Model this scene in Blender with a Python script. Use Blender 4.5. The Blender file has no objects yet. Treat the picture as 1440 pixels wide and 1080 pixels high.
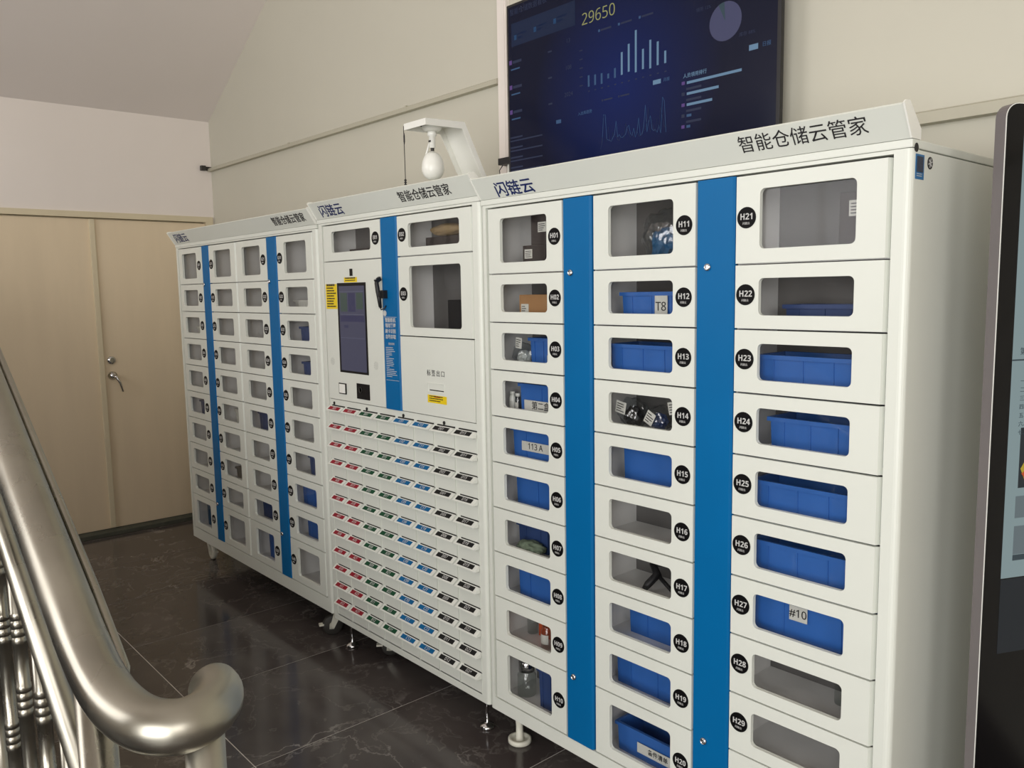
import bpy, bmesh, math, random
from mathutils import Vector, Matrix
random.seed(7)
S = bpy.context.scene
COL = S.collection
PI = math.pi

# ------------------------------------------------------------------ camera
cam_d = bpy.data.cameras.new('camera')
cam_d.sensor_fit = 'HORIZONTAL'; cam_d.sensor_width = 36.0
cam_d.lens = 1154.86 / 1440 * 36.0
cam_d.clip_start = 0.05
cam = bpy.data.objects.new('camera', cam_d); COL.objects.link(cam)
cam.location = (0, -1.6966, 1.5441)
cam.rotation_euler = (math.radians(83.4904), math.radians(0.9383), math.radians(48.4269))
S.camera = cam

# ------------------------------------------------------------------ world and lights
w = bpy.data.worlds.new('world'); S.world = w; w.use_nodes = True
bg = w.node_tree.nodes['Background']
bg.inputs['Color'].default_value = (0.86, 0.90, 1.0, 1); bg.inputs['Strength'].default_value = 1.0

def area(name, loc, target, sx, sy, power, col):
    d = bpy.data.lights.new(name, 'AREA'); d.shape = 'RECTANGLE'; d.size = sx; d.size_y = sy
    d.energy = power; d.color = col
    o = bpy.data.objects.new(name, d); COL.objects.link(o); o.location = loc
    o.rotation_euler = (Vector(target) - Vector(loc)).to_track_quat('-Z', 'Y').to_euler()
    return o
# daylight through the glazed entrance in the front wall, and through the tall window over the stairs
area('entrance_daylight', (0.9, -4.55, 1.6), (-0.6, 0.0, 1.3), 2.6, 2.5, 160, (1.0, 0.99, 0.97))
area('stair_window_daylight', (-3.4, -4.55, 2.6), (-4.6, 0.0, 2.6), 2.2, 1.8, 56, (1.0, 0.96, 0.94))
area('added_side_fill', (2.9, -2.9, 2.6), (-5.7, -0.9, 1.9), 1.6, 1.6, 42, (1.0, 0.96, 0.92))  # added fill lamp, brightens the door wall and ceiling

S.view_settings.view_transform = 'Standard'; S.view_settings.look = 'None'
S.view_settings.gamma = 1.0; S.view_settings.use_curve_mapping = False
S.view_settings.exposure = 0.0
S.cycles.use_denoising = True
S.cycles.max_bounces = 7; S.cycles.transparent_max_bounces = 16
S.cycles.sample_clamp_indirect = 6.0

# ------------------------------------------------------------------ materials
def lin(c):
    return tuple(((v / 12.92) if v <= 0.04045 else ((v + 0.055) / 1.055) ** 2.4) for v in c)
def rgb(r, g, b): return lin((r / 255, g / 255, b / 255)) + (1,)
MATS = {}
def mat(name, col, rough=0.5, metal=0.0, noise=0.0, nscale=6.0, bump=0.0, bscale=80.0, emit=0.0, coat=0.0, spec=0.5, stretch=None, rvar=0.0):
    m = bpy.data.materials.new(name); m.use_nodes = True
    nt = m.node_tree; b = nt.nodes['Principled BSDF']
    b.inputs['Base Color'].default_value = col
    b.inputs['Roughness'].default_value = rough; b.inputs['Metallic'].default_value = metal
    b.inputs['Specular IOR Level'].default_value = spec
    b.inputs['Coat Weight'].default_value = coat
    tc = nt.nodes.new('ShaderNodeNewGeometry')
    src = tc.outputs['Position']
    if stretch:
        mp = nt.nodes.new('ShaderNodeMapping'); mp.inputs['Scale'].default_value = stretch
        nt.links.new(src, mp.inputs['Vector']); src = mp.outputs['Vector']
    if noise or rvar:
        n = nt.nodes.new('ShaderNodeTexNoise'); n.inputs['Scale'].default_value = nscale; n.inputs['Detail'].default_value = 5
        nt.links.new(src, n.inputs['Vector'])
    if noise:
        r = nt.nodes.new('ShaderNodeMapRange')
        r.inputs['From Min'].default_value = 0.3; r.inputs['From Max'].default_value = 0.7
        r.inputs['To Min'].default_value = 1 - noise; r.inputs['To Max'].default_value = 1 + noise
        nt.links.new(n.outputs['Fac'], r.inputs['Value'])
        mx = nt.nodes.new('ShaderNodeVectorMath'); mx.operation = 'SCALE'
        mx.inputs[0].default_value = col[:3]
        nt.links.new(r.outputs['Result'], mx.inputs['Scale'])
        nt.links.new(mx.outputs['Vector'], b.inputs['Base Color'])
    if rvar:
        r2 = nt.nodes.new('ShaderNodeMapRange')
        r2.inputs['From Min'].default_value = 0.3; r2.inputs['From Max'].default_value = 0.7
        r2.inputs['To Min'].default_value = max(0, rough - rvar); r2.inputs['To Max'].default_value = rough + rvar
        nt.links.new(n.outputs['Fac'], r2.inputs['Value']); nt.links.new(r2.outputs['Result'], b.inputs['Roughness'])
    if bump:
        n3 = nt.nodes.new('ShaderNodeTexNoise'); n3.inputs['Scale'].default_value = bscale; n3.inputs['Detail'].default_value = 3
        nt.links.new(src, n3.inputs['Vector'])
        bp = nt.nodes.new('ShaderNodeBump'); bp.inputs['Strength'].default_value = bump; bp.inputs['Distance'].default_value = 0.002
        nt.links.new(n3.outputs['Fac'], bp.inputs['Height']); nt.links.new(bp.outputs['Normal'], b.inputs['Normal'])
    if emit:
        b.inputs['Emission Color'].default_value = col; b.inputs['Emission Strength'].default_value = emit
        if emit >= 0.2: b.inputs['Base Color'].default_value = (0.01, 0.01, 0.012, 1)
    MATS[name] = m
    return m

def glass_mat(name, tint, base=0.04, edge=0.5, rough=0.02):
    m = bpy.data.materials.new(name); m.use_nodes = True; nt = m.node_tree; nt.nodes.clear()
    out = nt.nodes.new('ShaderNodeOutputMaterial'); mix = nt.nodes.new('ShaderNodeMixShader')
    tr = nt.nodes.new('ShaderNodeBsdfTransparent'); tr.inputs['Color'].default_value = tint
    gl = nt.nodes.new('ShaderNodeBsdfGlossy'); gl.inputs['Roughness'].default_value = rough
    lw_ = nt.nodes.new('ShaderNodeLayerWeight'); lw_.inputs['Blend'].default_value = 0.5
    pw = nt.nodes.new('ShaderNodeMath'); pw.operation = 'POWER'; pw.inputs[1].default_value = 4.0
    ma = nt.nodes.new('ShaderNodeMath'); ma.operation = 'MULTIPLY_ADD'; ma.inputs[1].default_value = edge; ma.inputs[2].default_value = base
    nt.links.new(lw_.outputs['Facing'], pw.inputs[0]); nt.links.new(pw.outputs[0], ma.inputs[0]); nt.links.new(ma.outputs[0], mix.inputs['Fac'])
    nt.links.new(tr.outputs['BSDF'], mix.inputs[1]); nt.links.new(gl.outputs['BSDF'], mix.inputs[2])
    nt.links.new(mix.outputs['Shader'], out.inputs['Surface'])
    MATS[name] = m
    return m

M_WHITE = mat('powder_coated_white_steel', rgb(223, 226, 216), 0.38, bump=0.05, bscale=500, noise=0.015, nscale=3)
M_EDGE = mat('white_steel_edge', rgb(240, 240, 232), 0.3, noise=0.01)
M_INNER = mat('inner_lit_steel', rgb(236, 235, 232), 0.45, noise=0.03, nscale=8)  # sides and shelves lightened in colour, standing in for light reaching inside
M_BACK = mat('inner_shade_grey', rgb(100, 98, 96), 0.5, noise=0.05, nscale=6)  # compartment backs darkened in colour for the shade inside; also plain grey contents
M_BLUE = mat('blue_painted_steel', rgb(0, 100, 158), 0.42, spec=0.2, noise=0.03, nscale=4, bump=0.04, bscale=400)
M_SEAM = mat('dark_seam', rgb(30, 30, 28), 0.7, noise=0.05)
M_DISC = mat('black_plastic_disc', rgb(12, 11, 12), 0.5, spec=0.15, noise=0.05, nscale=60)
M_TXTW = mat('white_print', rgb(198, 198, 195), 0.5, noise=0.01)
M_TXTK = mat('black_print', rgb(36, 34, 36), 0.5, noise=0.01)
M_LOGO = mat('navy_print', rgb(14, 34, 92), 0.5, noise=0.03)
M_CHROME = mat('chrome', rgb(205, 205, 205), 0.12, 1.0, noise=0.03, nscale=40)
M_STEEL = mat('stainless_tube', rgb(158, 154, 142), 0.30, 1.0, noise=0.16, nscale=7, rvar=0.08, bump=0.02, bscale=30)
M_STEELR = mat('stainless_ring', rgb(168, 162, 156), 0.25, 1.0, noise=0.06, nscale=30)
M_RED = mat('red_label', rgb(146, 26, 44), 0.5, spec=0.2, noise=0.06, nscale=12)
M_GREEN = mat('green_label', rgb(20, 74, 48), 0.5, spec=0.2, noise=0.06, nscale=12)
M_SKY = mat('light_blue_label', rgb(4, 94, 146), 0.5, spec=0.2, noise=0.06, nscale=12)
M_BLK = mat('black_label', rgb(26, 26, 26), 0.5, spec=0.2, noise=0.08, nscale=12)
M_LBL = mat('white_plastic', rgb(226, 228, 220), 0.35, noise=0.02)
M_YEL = mat('yellow_sticker', rgb(236, 206, 24), 0.45, noise=0.03, nscale=20)
M_BLACK = mat('black_gloss', rgb(12, 11, 13), 0.12, spec=0.2, noise=0.05)
M_BLACKM = mat('black_matt_plastic', rgb(24, 23, 25), 0.5, noise=0.06, nscale=30)
M_BIN = mat('blue_bin_plastic', rgb(50, 102, 176), 0.4, noise=0.05, nscale=14)
M_BIND = mat('dark_blue_bin_plastic', rgb(50, 72, 120), 0.45, noise=0.05, nscale=14)
M_PAPER = mat('paper_label', rgb(205, 205, 196), 0.7, noise=0.04, nscale=90)
M_CARD = mat('brown_cardboard', rgb(158, 118, 76), 0.8, noise=0.06, nscale=20, bump=0.1, bscale=120)
M_DKCARD = mat('dark_cardboard', rgb(44, 36, 33), 0.6, noise=0.06, nscale=20)
M_CASTER = mat('cream_caster_plastic', rgb(226, 224, 208), 0.4, noise=0.04, nscale=40)
M_RUBBER = mat('dark_rubber', rgb(52, 50, 46), 0.6, noise=0.1, nscale=40)
M_KSIDE = mat('grey_aluminium', rgb(122, 116, 116), 0.42, 0.25, noise=0.03)
M_PANE = glass_mat('clear_acrylic', (0.95, 0.95, 0.95, 1), base=0.015, edge=0.4, rough=0.03)
M_BAG = glass_mat('clear_plastic_bag', (0.88, 0.90, 0.91, 1), base=0.12, edge=0.6, rough=0.14)
M_BOTTLE = glass_mat('clear_bottle', (0.86, 0.88, 0.87, 1), base=0.08, edge=0.7, rough=0.06)
M_ORANGE = mat('orange_plastic', rgb(196, 84, 44), 0.5, noise=0.05)
M_TEALB = mat('teal_plastic', rgb(28, 96, 140), 0.4, noise=0.2, nscale=60)
M_WALL = mat('painted_wall', rgb(198, 195, 180), 0.7, noise=0.018, nscale=1.6, bump=0.08, bscale=60)
M_CEIL = mat('painted_ceiling', rgb(228, 220, 214), 0.8, noise=0.015, nscale=1.5)
M_WALLW = mat('white_wall', rgb(232, 224, 216), 0.7, noise=0.015, nscale=2.0, bump=0.08, bscale=60)
M_DOOR = mat('tan_door_paint', rgb(226, 208, 178), 0.45, noise=0.03, nscale=2.5, bump=0.03, bscale=40, stretch=(1, 4, 0.6))
M_DFRAME = mat('tan_frame_paint', rgb(214, 202, 172), 0.45, noise=0.03)
M_THRESH = mat('threshold_stone', rgb(84, 86, 76), 0.85, spec=0.2, noise=0.1, nscale=20)
M_DUCT = mat('duct_plastic', rgb(182, 178, 160), 0.5, noise=0.02)
M_GROUT = mat('light_grout', rgb(212, 208, 200), 0.7, noise=0.1, nscale=30)
M_STEP = mat('stair_stone', rgb(60, 58, 56), 0.3, noise=0.15, nscale=5)

def marble():
    m = bpy.data.materials.new('dark_polished_marble'); m.use_nodes = True; nt = m.node_tree
    b = nt.nodes['Principled BSDF']; L = nt.links.new; N = nt.nodes.new
    g = N('ShaderNodeNewGeometry'); oi = N('ShaderNodeObjectInfo')
    add = N('ShaderNodeVectorMath'); add.operation = 'MULTIPLY_ADD'
    cb = N('ShaderNodeCombineXYZ'); L(oi.outputs['Random'], cb.inputs[0]); L(oi.outputs['Random'], cb.inputs[1])
    add.inputs[1].default_value = (37, 23, 5)
    L(cb.outputs[0], add.inputs[0]); L(g.outputs['Position'], add.inputs[2])
    wn = N('ShaderNodeTexNoise'); wn.inputs['Scale'].default_value = 2.2; wn.inputs['Detail'].default_value = 6
    L(add.outputs[0], wn.inputs['Vector'])
    dv = N('ShaderNodeVectorMath'); dv.operation = 'MULTIPLY_ADD'; dv.inputs[1].default_value = (0.9, 0.9, 0.9)
    L(wn.outputs['Color'], dv.inputs[0]); L(add.outputs[0], dv.inputs[2])
    def vein(scale, width, seedoff):
        v = N('ShaderNodeTexNoise'); v.inputs['Scale'].default_value = scale; v.inputs['Detail'].default_value = 7; v.inputs['Roughness'].default_value = 0.55
        o = N('ShaderNodeVectorMath'); o.operation = 'ADD'; o.inputs[1].default_value = (seedoff, seedoff * 1.7, 0)
        L(dv.outputs[0], o.inputs[0]); L(o.outputs[0], v.inputs['Vector'])
        s = N('ShaderNodeMath'); s.operation = 'SUBTRACT'; s.inputs[1].default_value = 0.5; L(v.outputs['Fac'], s.inputs[0])
        a = N('ShaderNodeMath'); a.operation = 'ABSOLUTE'; L(s.outputs[0], a.inputs[0])
        r = N('ShaderNodeMapRange'); r.inputs['From Min'].default_value = 0; r.inputs['From Max'].default_value = width
        r.inputs['To Min'].default_value = 1; r.inputs['To Max'].default_value = 0; L(a.outputs[0], r.inputs['Value'])
        return r.outputs['Result']
    v1 = vein(1.5, 0.010, 3.1); v2 = vein(3.2, 0.014, 9.4)
    mask = N('ShaderNodeTexNoise'); mask.inputs['Scale'].default_value = 2.3; mask.inputs['Detail'].default_value = 3
    L(add.outputs[0], mask.inputs['Vector'])
    mr = N('ShaderNodeMapRange'); mr.inputs['From Min'].default_value = 0.48; mr.inputs['From Max'].default_value = 0.68; L(mask.outputs['Fac'], mr.inputs['Value'])
    v1m = N('ShaderNodeMath'); v1m.operation = 'MULTIPLY'; L(v1, v1m.inputs[0]); L(mr.outputs[0], v1m.inputs[1])
    v2m = N('ShaderNodeMath'); v2m.operation = 'MULTIPLY'; v2m.inputs[1].default_value = 0.22; L(v2, v2m.inputs[0])
    sm = N('ShaderNodeMath'); sm.operation = 'MAXIMUM'; L(v1m.outputs[0], sm.inputs[0]); L(v2m.outputs[0], sm.inputs[1])
    cr = N('ShaderNodeValToRGB'); L(wn.outputs['Fac'], cr.inputs['Fac'])
    cr.color_ramp.elements[0].position = 0.3; cr.color_ramp.elements[0].color = rgb(62, 55, 54)
    cr.color_ramp.elements[1].position = 0.72; cr.color_ramp.elements[1].color = rgb(92, 86, 83)
    mx = N('ShaderNodeMix'); mx.data_type = 'RGBA'; L(sm.outputs[0], mx.inputs['Factor'])
    L(cr.outputs['Color'], mx.inputs['A']); mx.inputs['B'].default_value = rgb(150, 144, 138)
    L(mx.outputs['Result'], b.inputs['Base Color'])
    b.inputs['Roughness'].default_value = 0.14; b.inputs['Specular IOR Level'].default_value = 0.5
    return m
M_MARBLE = marble()

# ------------------------------------------------------------------ mesh builder
class MB:
    def __init__(s): s.v = []; s.f = []; s.m = []; s.sm = []
    def add(s, vs, fs, mi=0, smooth=False):
        o = len(s.v); s.v += [tuple(v) for v in vs]
        for f in fs: s.f.append([i + o for i in f]); s.m.append(mi); s.sm.append(smooth)
    def box(s, x0, x1, y0, y1, z0, z1, mi=0):
        v = [(x0, y0, z0), (x1, y0, z0), (x1, y1, z0), (x0, y1, z0), (x0, y0, z1), (x1, y0, z1), (x1, y1, z1), (x0, y1, z1)]
        s.add(v, [(0, 3, 2, 1), (4, 5, 6, 7), (0, 1, 5, 4), (1, 2, 6, 5), (2, 3, 7, 6), (3, 0, 4, 7)], mi)
    def prism(s, pts, ax, a0, a1, mi=0, smooth=False):
        n = len(pts)
        def P(p, a):
            if ax == 'x': return (a, p[0], p[1])
            if ax == 'y': return (p[0], a, p[1])
            return (p[0], p[1], a)
        v = [P(p, a0) for p in pts] + [P(p, a1) for p in pts]
        s.add(v, [[i, (i + 1) % n, n + (i + 1) % n, n + i] for i in range(n)], mi, smooth)
        s.add(v, [list(range(n))[::-1], list(range(n, 2 * n))], mi)
    def tube(s, path, r, n=16, mi=0, cap=True):
        P = [Vector(p) for p in path]; R = r if isinstance(r, (list, tuple)) else [r] * len(P)
        T = []
        for i in range(len(P)):
            a = P[max(i - 1, 0)]; b = P[min(i + 1, len(P) - 1)]
            T.append((b - a).normalized() if (b - a).length > 1e-9 else Vector((0, 0, 1)))
        up = Vector((0, 0, 1)) if abs(T[0].z) < 0.9 else Vector((1, 0, 0))
        u = (up - T[0] * up.dot(T[0])).normalized(); vs = []
        for i, p in enumerate(P):
            u = (u - T[i] * u.dot(T[i])).normalized(); w_ = T[i].cross(u)
            for k in range(n):
                a = 2 * PI * k / n
                vs.append(p + (u * math.cos(a) + w_ * math.sin(a)) * R[i])
        fs = []
        for i in range(len(P) - 1):
            for k in range(n):
                fs.append((i * n + k, i * n + (k + 1) % n, (i + 1) * n + (k + 1) % n, (i + 1) * n + k))
        s.add(vs, fs, mi, True)
        if cap:
            s.add(vs[:n], [list(range(n))[::-1]], mi); s.add(vs[-n:], [list(range(n))], mi)
    def lathe(s, prof, c=(0, 0, 0), n=20, mi=0, axis='z'):
        vs = []
        for r, h in prof:
            for k in range(n):
                a = 2 * PI * k / n; x, y = r * math.cos(a), r * math.sin(a)
                if axis == 'z': q = (c[0] + x, c[1] + y, c[2] + h)
                elif axis == 'y': q = (c[0] + x, c[1] + h, c[2] + y)
                else: q = (c[0] + h, c[1] + x, c[2] + y)
                vs.append(q)
        fs = [(i * n + k, i * n + (k + 1) % n, (i + 1) * n + (k + 1) % n, (i + 1) * n + k) for i in range(len(prof) - 1) for k in range(n)]
        s.add(vs, fs, mi, True)
        s.add(vs[:n], [list(range(n))[::-1]], mi); s.add(vs[-n:], [list(range(n))], mi)
    def mesh(s, name, fix=True):
        me = bpy.data.meshes.new(name); me.from_pydata(s.v, [], s.f)
        me.polygons.foreach_set('material_index', s.m); me.polygons.foreach_set('use_smooth', s.sm)
        me.update()
        if fix:
            b = bmesh.new(); b.from_mesh(me); bmesh.ops.remove_doubles(b, verts=b.verts, dist=1e-6)
            bmesh.ops.recalc_face_normals(b, faces=b.faces); b.to_mesh(me); b.free()
        return me

def rrect(x0, x1, z0, z1, r, k=5):
    out = []
    for cx, cz, a0 in ((x1 - r, z1 - r, 0), (x0 + r, z1 - r, PI / 2), (x0 + r, z0 + r, PI), (x1 - r, z0 + r, 1.5 * PI)):
        for i in range(k + 1):
            a = a0 + PI / 2 * i / k; out.append((cx + r * math.cos(a), cz + r * math.sin(a)))
    return out

def holed_plate(x0, x1, z0, z1, hole, r, th=0.010, chl=0.0, chr_=0.0, k=5):
    """door panel in x-z with a round-cornered opening; front at y = 0; chl / chr_ = chamfer of the left / right edge"""
    mb = MB(); h = rrect(*hole, r, k)
    fo = [(x1 - chr_, z1), (x0 + chl, z1), (x0 + chl, z0), (x1 - chr_, z0)]
    bo = [(x1, z1), (x0, z1), (x0, z0), (x1, z0)]
    for y, o in ((0.0, fo), (th, bo)):
        v = [(p[0], y, p[1]) for p in o] + [(p[0], y, p[1]) for p in h]; n = k + 1; f = []
        for c in range(4):
            for i in range(k): f.append((c, 4 + c * n + i, 4 + c * n + i + 1))
            c2 = (c + 1) % 4
            f.append((c, 4 + c * n + k, 4 + c2 * n, c2))
        mb.add(v, f)
    n = len(h)
    mb.add([(p[0], 0, p[1]) for p in h] + [(p[0], th, p[1]) for p in h], [(i, (i + 1) % n, n + (i + 1) % n, n + i) for i in range(n)], 0)
    mb.add([(p[0], chl * 0 , p[1]) for p in fo] + [(p[0], th, p[1]) for p in bo], [(i, (i + 1) % 4, 4 + (i + 1) % 4, 4 + i) for i in range(4)], 0)
    return mb

WL = {}
def obj(name, me, m, parent=None, loc=(0, 0, 0), rot=None, label=None):
    """one mesh object; loc is given in world space (parents here are unrotated)"""
    o = bpy.data.objects.new(name, me)
    if me is not None and m is not None:
        ms = m if isinstance(m, (list, tuple)) else [m]
        if len(me.materials) == 0:
            for x in ms: me.materials.append(x)
        elif me.materials[0] != ms[0]:
            o.data = me = me.copy(); me.materials.clear()
            for x in ms: me.materials.append(x)
    COL.objects.link(o)
    WL[o.name] = Vector(loc)
    if parent is not None:
        o.parent = parent; o.location = Vector(loc) - WL[parent.name]
    else: o.location = loc
    if rot: o.rotation_euler = rot
    if label: o['label'] = label
    return o
def tag(o, label, cat, group=None):
    o['label'] = label; o['category'] = cat
    if group: o['group'] = group
    return o
def struct(o):
    o['kind'] = 'structure'; return o
def boxm(name, x0, x1, y0, y1, z0, z1, bev=0.0):
    mb = MB(); mb.box(x0, x1, y0, y1, z0, z1); me = mb.mesh(name)
    if bev:
        b = bmesh.new(); b.from_mesh(me)
        bmesh.ops.bevel(b, geom=list(b.edges), offset=bev, segments=2, affect='EDGES', profile=0.7); b.to_mesh(me); b.free()
    return me

TXT = {}
def text_mesh(s, size, bold=0.0, align='CENTER', spacing=1.0):
    key = (s, size, bold, align, spacing)
    if key in TXT: return TXT[key]
    c = bpy.data.curves.new('text', 'FONT'); c.body = s; c.size = size; c.resolution_u = 2
    c.align_x = align; c.align_y = 'CENTER'; c.offset = bold; c.extrude = 0.0002; c.space_character = spacing
    o = bpy.data.objects.new('text_tmp', c); COL.objects.link(o)
    dg = bpy.context.evaluated_depsgraph_get(); me = bpy.data.meshes.new_from_object(o.evaluated_get(dg))
    bpy.data.objects.remove(o); bpy.data.curves.remove(c); me.materials.clear()
    TXT[key] = me
    return me
UP = (PI / 2, 0, 0)
def bold_sans(s): return ''.join(chr(0x1D7EC + ord(c) - 48) if c.isdigit() else chr(0x1D5D4 + ord(c) - 65) if 'A' <= c <= 'Z' else c for c in s)
def plain_sans(s): return ''.join(chr(0x1D7E2 + ord(c) - 48) if c.isdigit() else chr(0x1D5A0 + ord(c) - 65) if 'A' <= c <= 'Z' else c for c in s)
def text(name, s, size, m, parent, loc, rot=UP, bold=0.0, spacing=1.0, align='CENTER', sx=1.0):
    o = obj(name, text_mesh(s, size, bold, align, spacing), m, parent, loc, rot)
    if sx != 1.0: o.scale = (sx, 1, 1)
    return o

# ------------------------------------------------------------------ setting
XL, XR, YB, YF = -5.704, 3.0, 0.607, -4.6
fl = MB(); fl.box(XL - 0.2, XR + 0.2, YF - 0.2, YB + 0.1, -0.1, -0.0012)
floor = struct(obj('floor', fl.mesh('floor'), M_GROUT))
TW, TL = 0.6247, 1.24
t_me = {}
x = -3.7321 - TW * 4; i = 0
xs = []
while x < XR: xs.append(x); x += TW
ys = [-0.6605 + TL * k for k in range(-4, 2)]
for xa in xs:
    for ya in ys:
        a, b_, c, d = max(xa, XL), min(xa + TW, XR), max(ya, YF), min(ya + TL, YB)
        if b_ - a < 0.02 or d - c < 0.02: continue
        key = (round(b_ - a, 3), round(d - c, 3))
        if key not in t_me:
            W, D = key; g = 0.0017
            mb = MB(); e = 0.0008
            v = [(g, g, -0.01), (W - g, g, -0.01), (W - g, D - g, -0.01), (g, D - g, -0.01), (g, g, -e), (W - g, g, -e), (W - g, D - g, -e), (g, D - g, -e),
                 (g + e, g + e, 0), (W - g - e, g + e, 0), (W - g - e, D - g - e, 0), (g + e, D - g - e, 0)]
            mb.add(v, [(0, 1, 5, 4), (1, 2, 6, 5), (2, 3, 7, 6), (3, 0, 4, 7), (4, 5, 9, 8), (5, 6, 10, 9), (6, 7, 11, 10), (7, 4, 8, 11), (8, 9, 10, 11)])
            t_me[key] = mb.mesh('tile')
        obj('tile', t_me[key], M_MARBLE, floor, (a, c, 0))

# back wall behind the cabinets
struct(obj('wall_back', boxm('wall_back', XL - 0.2, XR + 0.2, YB, YB + 0.15, -0.1, 5.2), M_WALL))
# left wall with the double door
DY0, DY1, DZ = -0.93, 0.545, 2.04
YS = -0.192
lw = MB()
lw.box(XL - 0.2, XL, DY1 + 0.05, YB, 0, 5.2); lw.box(XL - 0.2, XL, YF, DY0 - 0.05, 0, 5.2); lw.box(XL - 0.2, XL, DY0 - 0.05, DY1 + 0.05, DZ + 0.04, 5.2)
struct(obj('wall_left', lw.mesh('wall_left'), M_WALLW))
fr = MB()
fr.box(XL - 0.06, XL + 0.012, DY1, DY1 + 0.05, 0, DZ + 0.04); fr.box(XL - 0.06, XL + 0.012, DY0 - 0.05, DY0, 0, DZ + 0.04); fr.box(XL - 0.06, XL + 0.012, DY0, DY1, DZ + 0.004, DZ + 0.04)
fr.box(XL - 0.06, XL - 0.0455, DY0, DY1, DZ - 0.03, DZ + 0.004); fr.box(XL - 0.06, XL - 0.0455, DY1 - 0.02, DY1, 0, DZ); fr.box(XL - 0.06, XL - 0.0455, DY0, DY0 + 0.02, 0, DZ); fr.box(XL - 0.06, XL - 0.0455, YS - 0.01, YS + 0.03, 0, DZ)
struct(obj('trim_1', fr.mesh('trim_1'), M_DFRAME))

def leaf(name, y0, y1):
    return struct(obj(name, boxm(name, XL - 0.045, XL - 0.006, y0 + 0.001, y1 - 0.001, 0.030, DZ - 0.005, 0.003), M_DOOR))
d1 = leaf('door_1', YS + 0.012, DY1); d2 = leaf('door_2', DY0, YS + 0.012)
obj('astragal_strip', boxm('astragal', XL - 0.008, XL + 0.010, YS - 0.006, YS + 0.026, 0.036, DZ - 0.005, 0.004), M_DFRAME, d1)
hx, hy = XL - 0.006, YS + 0.072
mb = MB(); mb.lathe([(0.026, 0), (0.026, 0.006), (0.020, 0.010), (0.012, 0.012)], (hx, hy, 1.135), 20, axis='x'); mb.box(hx + 0.011, hx + 0.013, hy - 0.0015, hy + 0.0015, 1.128, 1.142)
obj('deadbolt', mb.mesh('deadbolt'), M_CHROME, d1)
mb = MB(); mb.lathe([(0.028, 0), (0.028, 0.006), (0.018, 0.012), (0.011, 0.035)], (hx, hy, 1.035), 20, axis='x')
mb.tube([(hx + 0.035, hy, 1.035), (hx + 0.05, hy + 0.008, 1.03), (hx + 0.05, hy + 0.03, 0.99), (hx + 0.048, hy + 0.045, 0.93)], [0.009, 0.009, 0.008, 0.006], 10)
obj('lever_handle', mb.mesh('lever_handle'), M_CHROME, d1)
struct(obj('trim_2', boxm('trim_2', XL - 0.15, XL + 0.075, DY0 - 0.05, YB, 0.0, 0.026, 0.003), M_THRESH))
# sloping soffit of the stair flight above, then the landing ceiling
mb = MB(); zs = lambda xx: 2.722 + 0.566 * (xx - XL)
mb.prism([(XL - 0.2, zs(XL - 0.2)), (-1.55, zs(-1.55)), (XR + 0.2, zs(-1.55)), (XR + 0.2, 5.35), (XL - 0.2, 5.35)], 'y', YF - 0.2, YB + 0.1)
struct(obj('ceiling', mb.mesh('ceiling'), M_CEIL))
rw = MB(); rw.box(XR, XR + 0.15, YF, -3.8, 0, 5.2); rw.box(XR, XR + 0.15, -2.0, YB, 0, 5.2); rw.box(XR, XR + 0.15, -3.8, -2.0, 0, 1.7); rw.box(XR, XR + 0.15, -3.8, -2.0, 3.5, 5.2)
struct(obj('wall_right', rw.mesh('wall_right'), M_WALLW))
rw = MB()
for a_ in (-3.8, -2.93, -2.05): rw.box(XR + 0.05, XR + 0.10, a_, a_ + 0.05, 1.75, 3.45)
rw.box(XR + 0.05, XR + 0.10, -3.8, -2.0, 1.7, 1.75); rw.box(XR + 0.05, XR + 0.10, -3.8, -2.0, 3.45, 3.5)
w3 = struct(obj('added_window_3', rw.mesh('added_window_3'), M_KSIDE)); obj('pane', boxm('pane', XR + 0.072, XR + 0.078, -3.76, -2.04, 1.74, 3.46), M_PANE, w3)  # unseen window, added to go with the side fill lamp
# front wall: glazed entrance and a stair window
fw = MB(); zt = 5.2
fw.box(XL - 0.2, -4.6, YF - 0.15, YF, 0, zt); fw.box(-2.2, -0.5, YF - 0.15, YF, 0, zt); fw.box(2.3, XR + 0.2, YF - 0.15, YF, 0, zt)
fw.box(-4.6, -2.2, YF - 0.15, YF, 0, 1.6); fw.box(-4.6, -2.2, YF - 0.15, YF, 3.6, zt); fw.box(-0.5, 2.3, YF - 0.15, YF, 2.9, zt)
struct(obj('wall_front', fw.mesh('wall_front'), M_WALLW))
def window(name, x0, x1, z0, z1, nx):
    mb = MB(); fwid = 0.05
    mb.box(x0, x1, YF - 0.1, YF - 0.05, z0, z0 + fwid); mb.box(x0, x1, YF - 0.1, YF - 0.05, z1 - fwid, z1)
    for k in range(nx + 1):
        xx = x0 + (x1 - x0 - fwid) * k / nx; mb.box(xx, xx + fwid, YF - 0.1, YF - 0.05, z0 + fwid, z1 - fwid)
    wo = struct(obj(name, mb.mesh(name), M_KSIDE))
    obj('pane', boxm('pane', x0 + 0.04, x1 - 0.04, YF - 0.078, YF - 0.072, z0 + 0.04, z1 - 0.04), M_PANE, wo)
    return wo
window('window_1', -0.5, 2.3, 0.0, 2.9, 3); window('window_2', -4.6, -2.2, 1.6, 3.6, 2)

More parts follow.
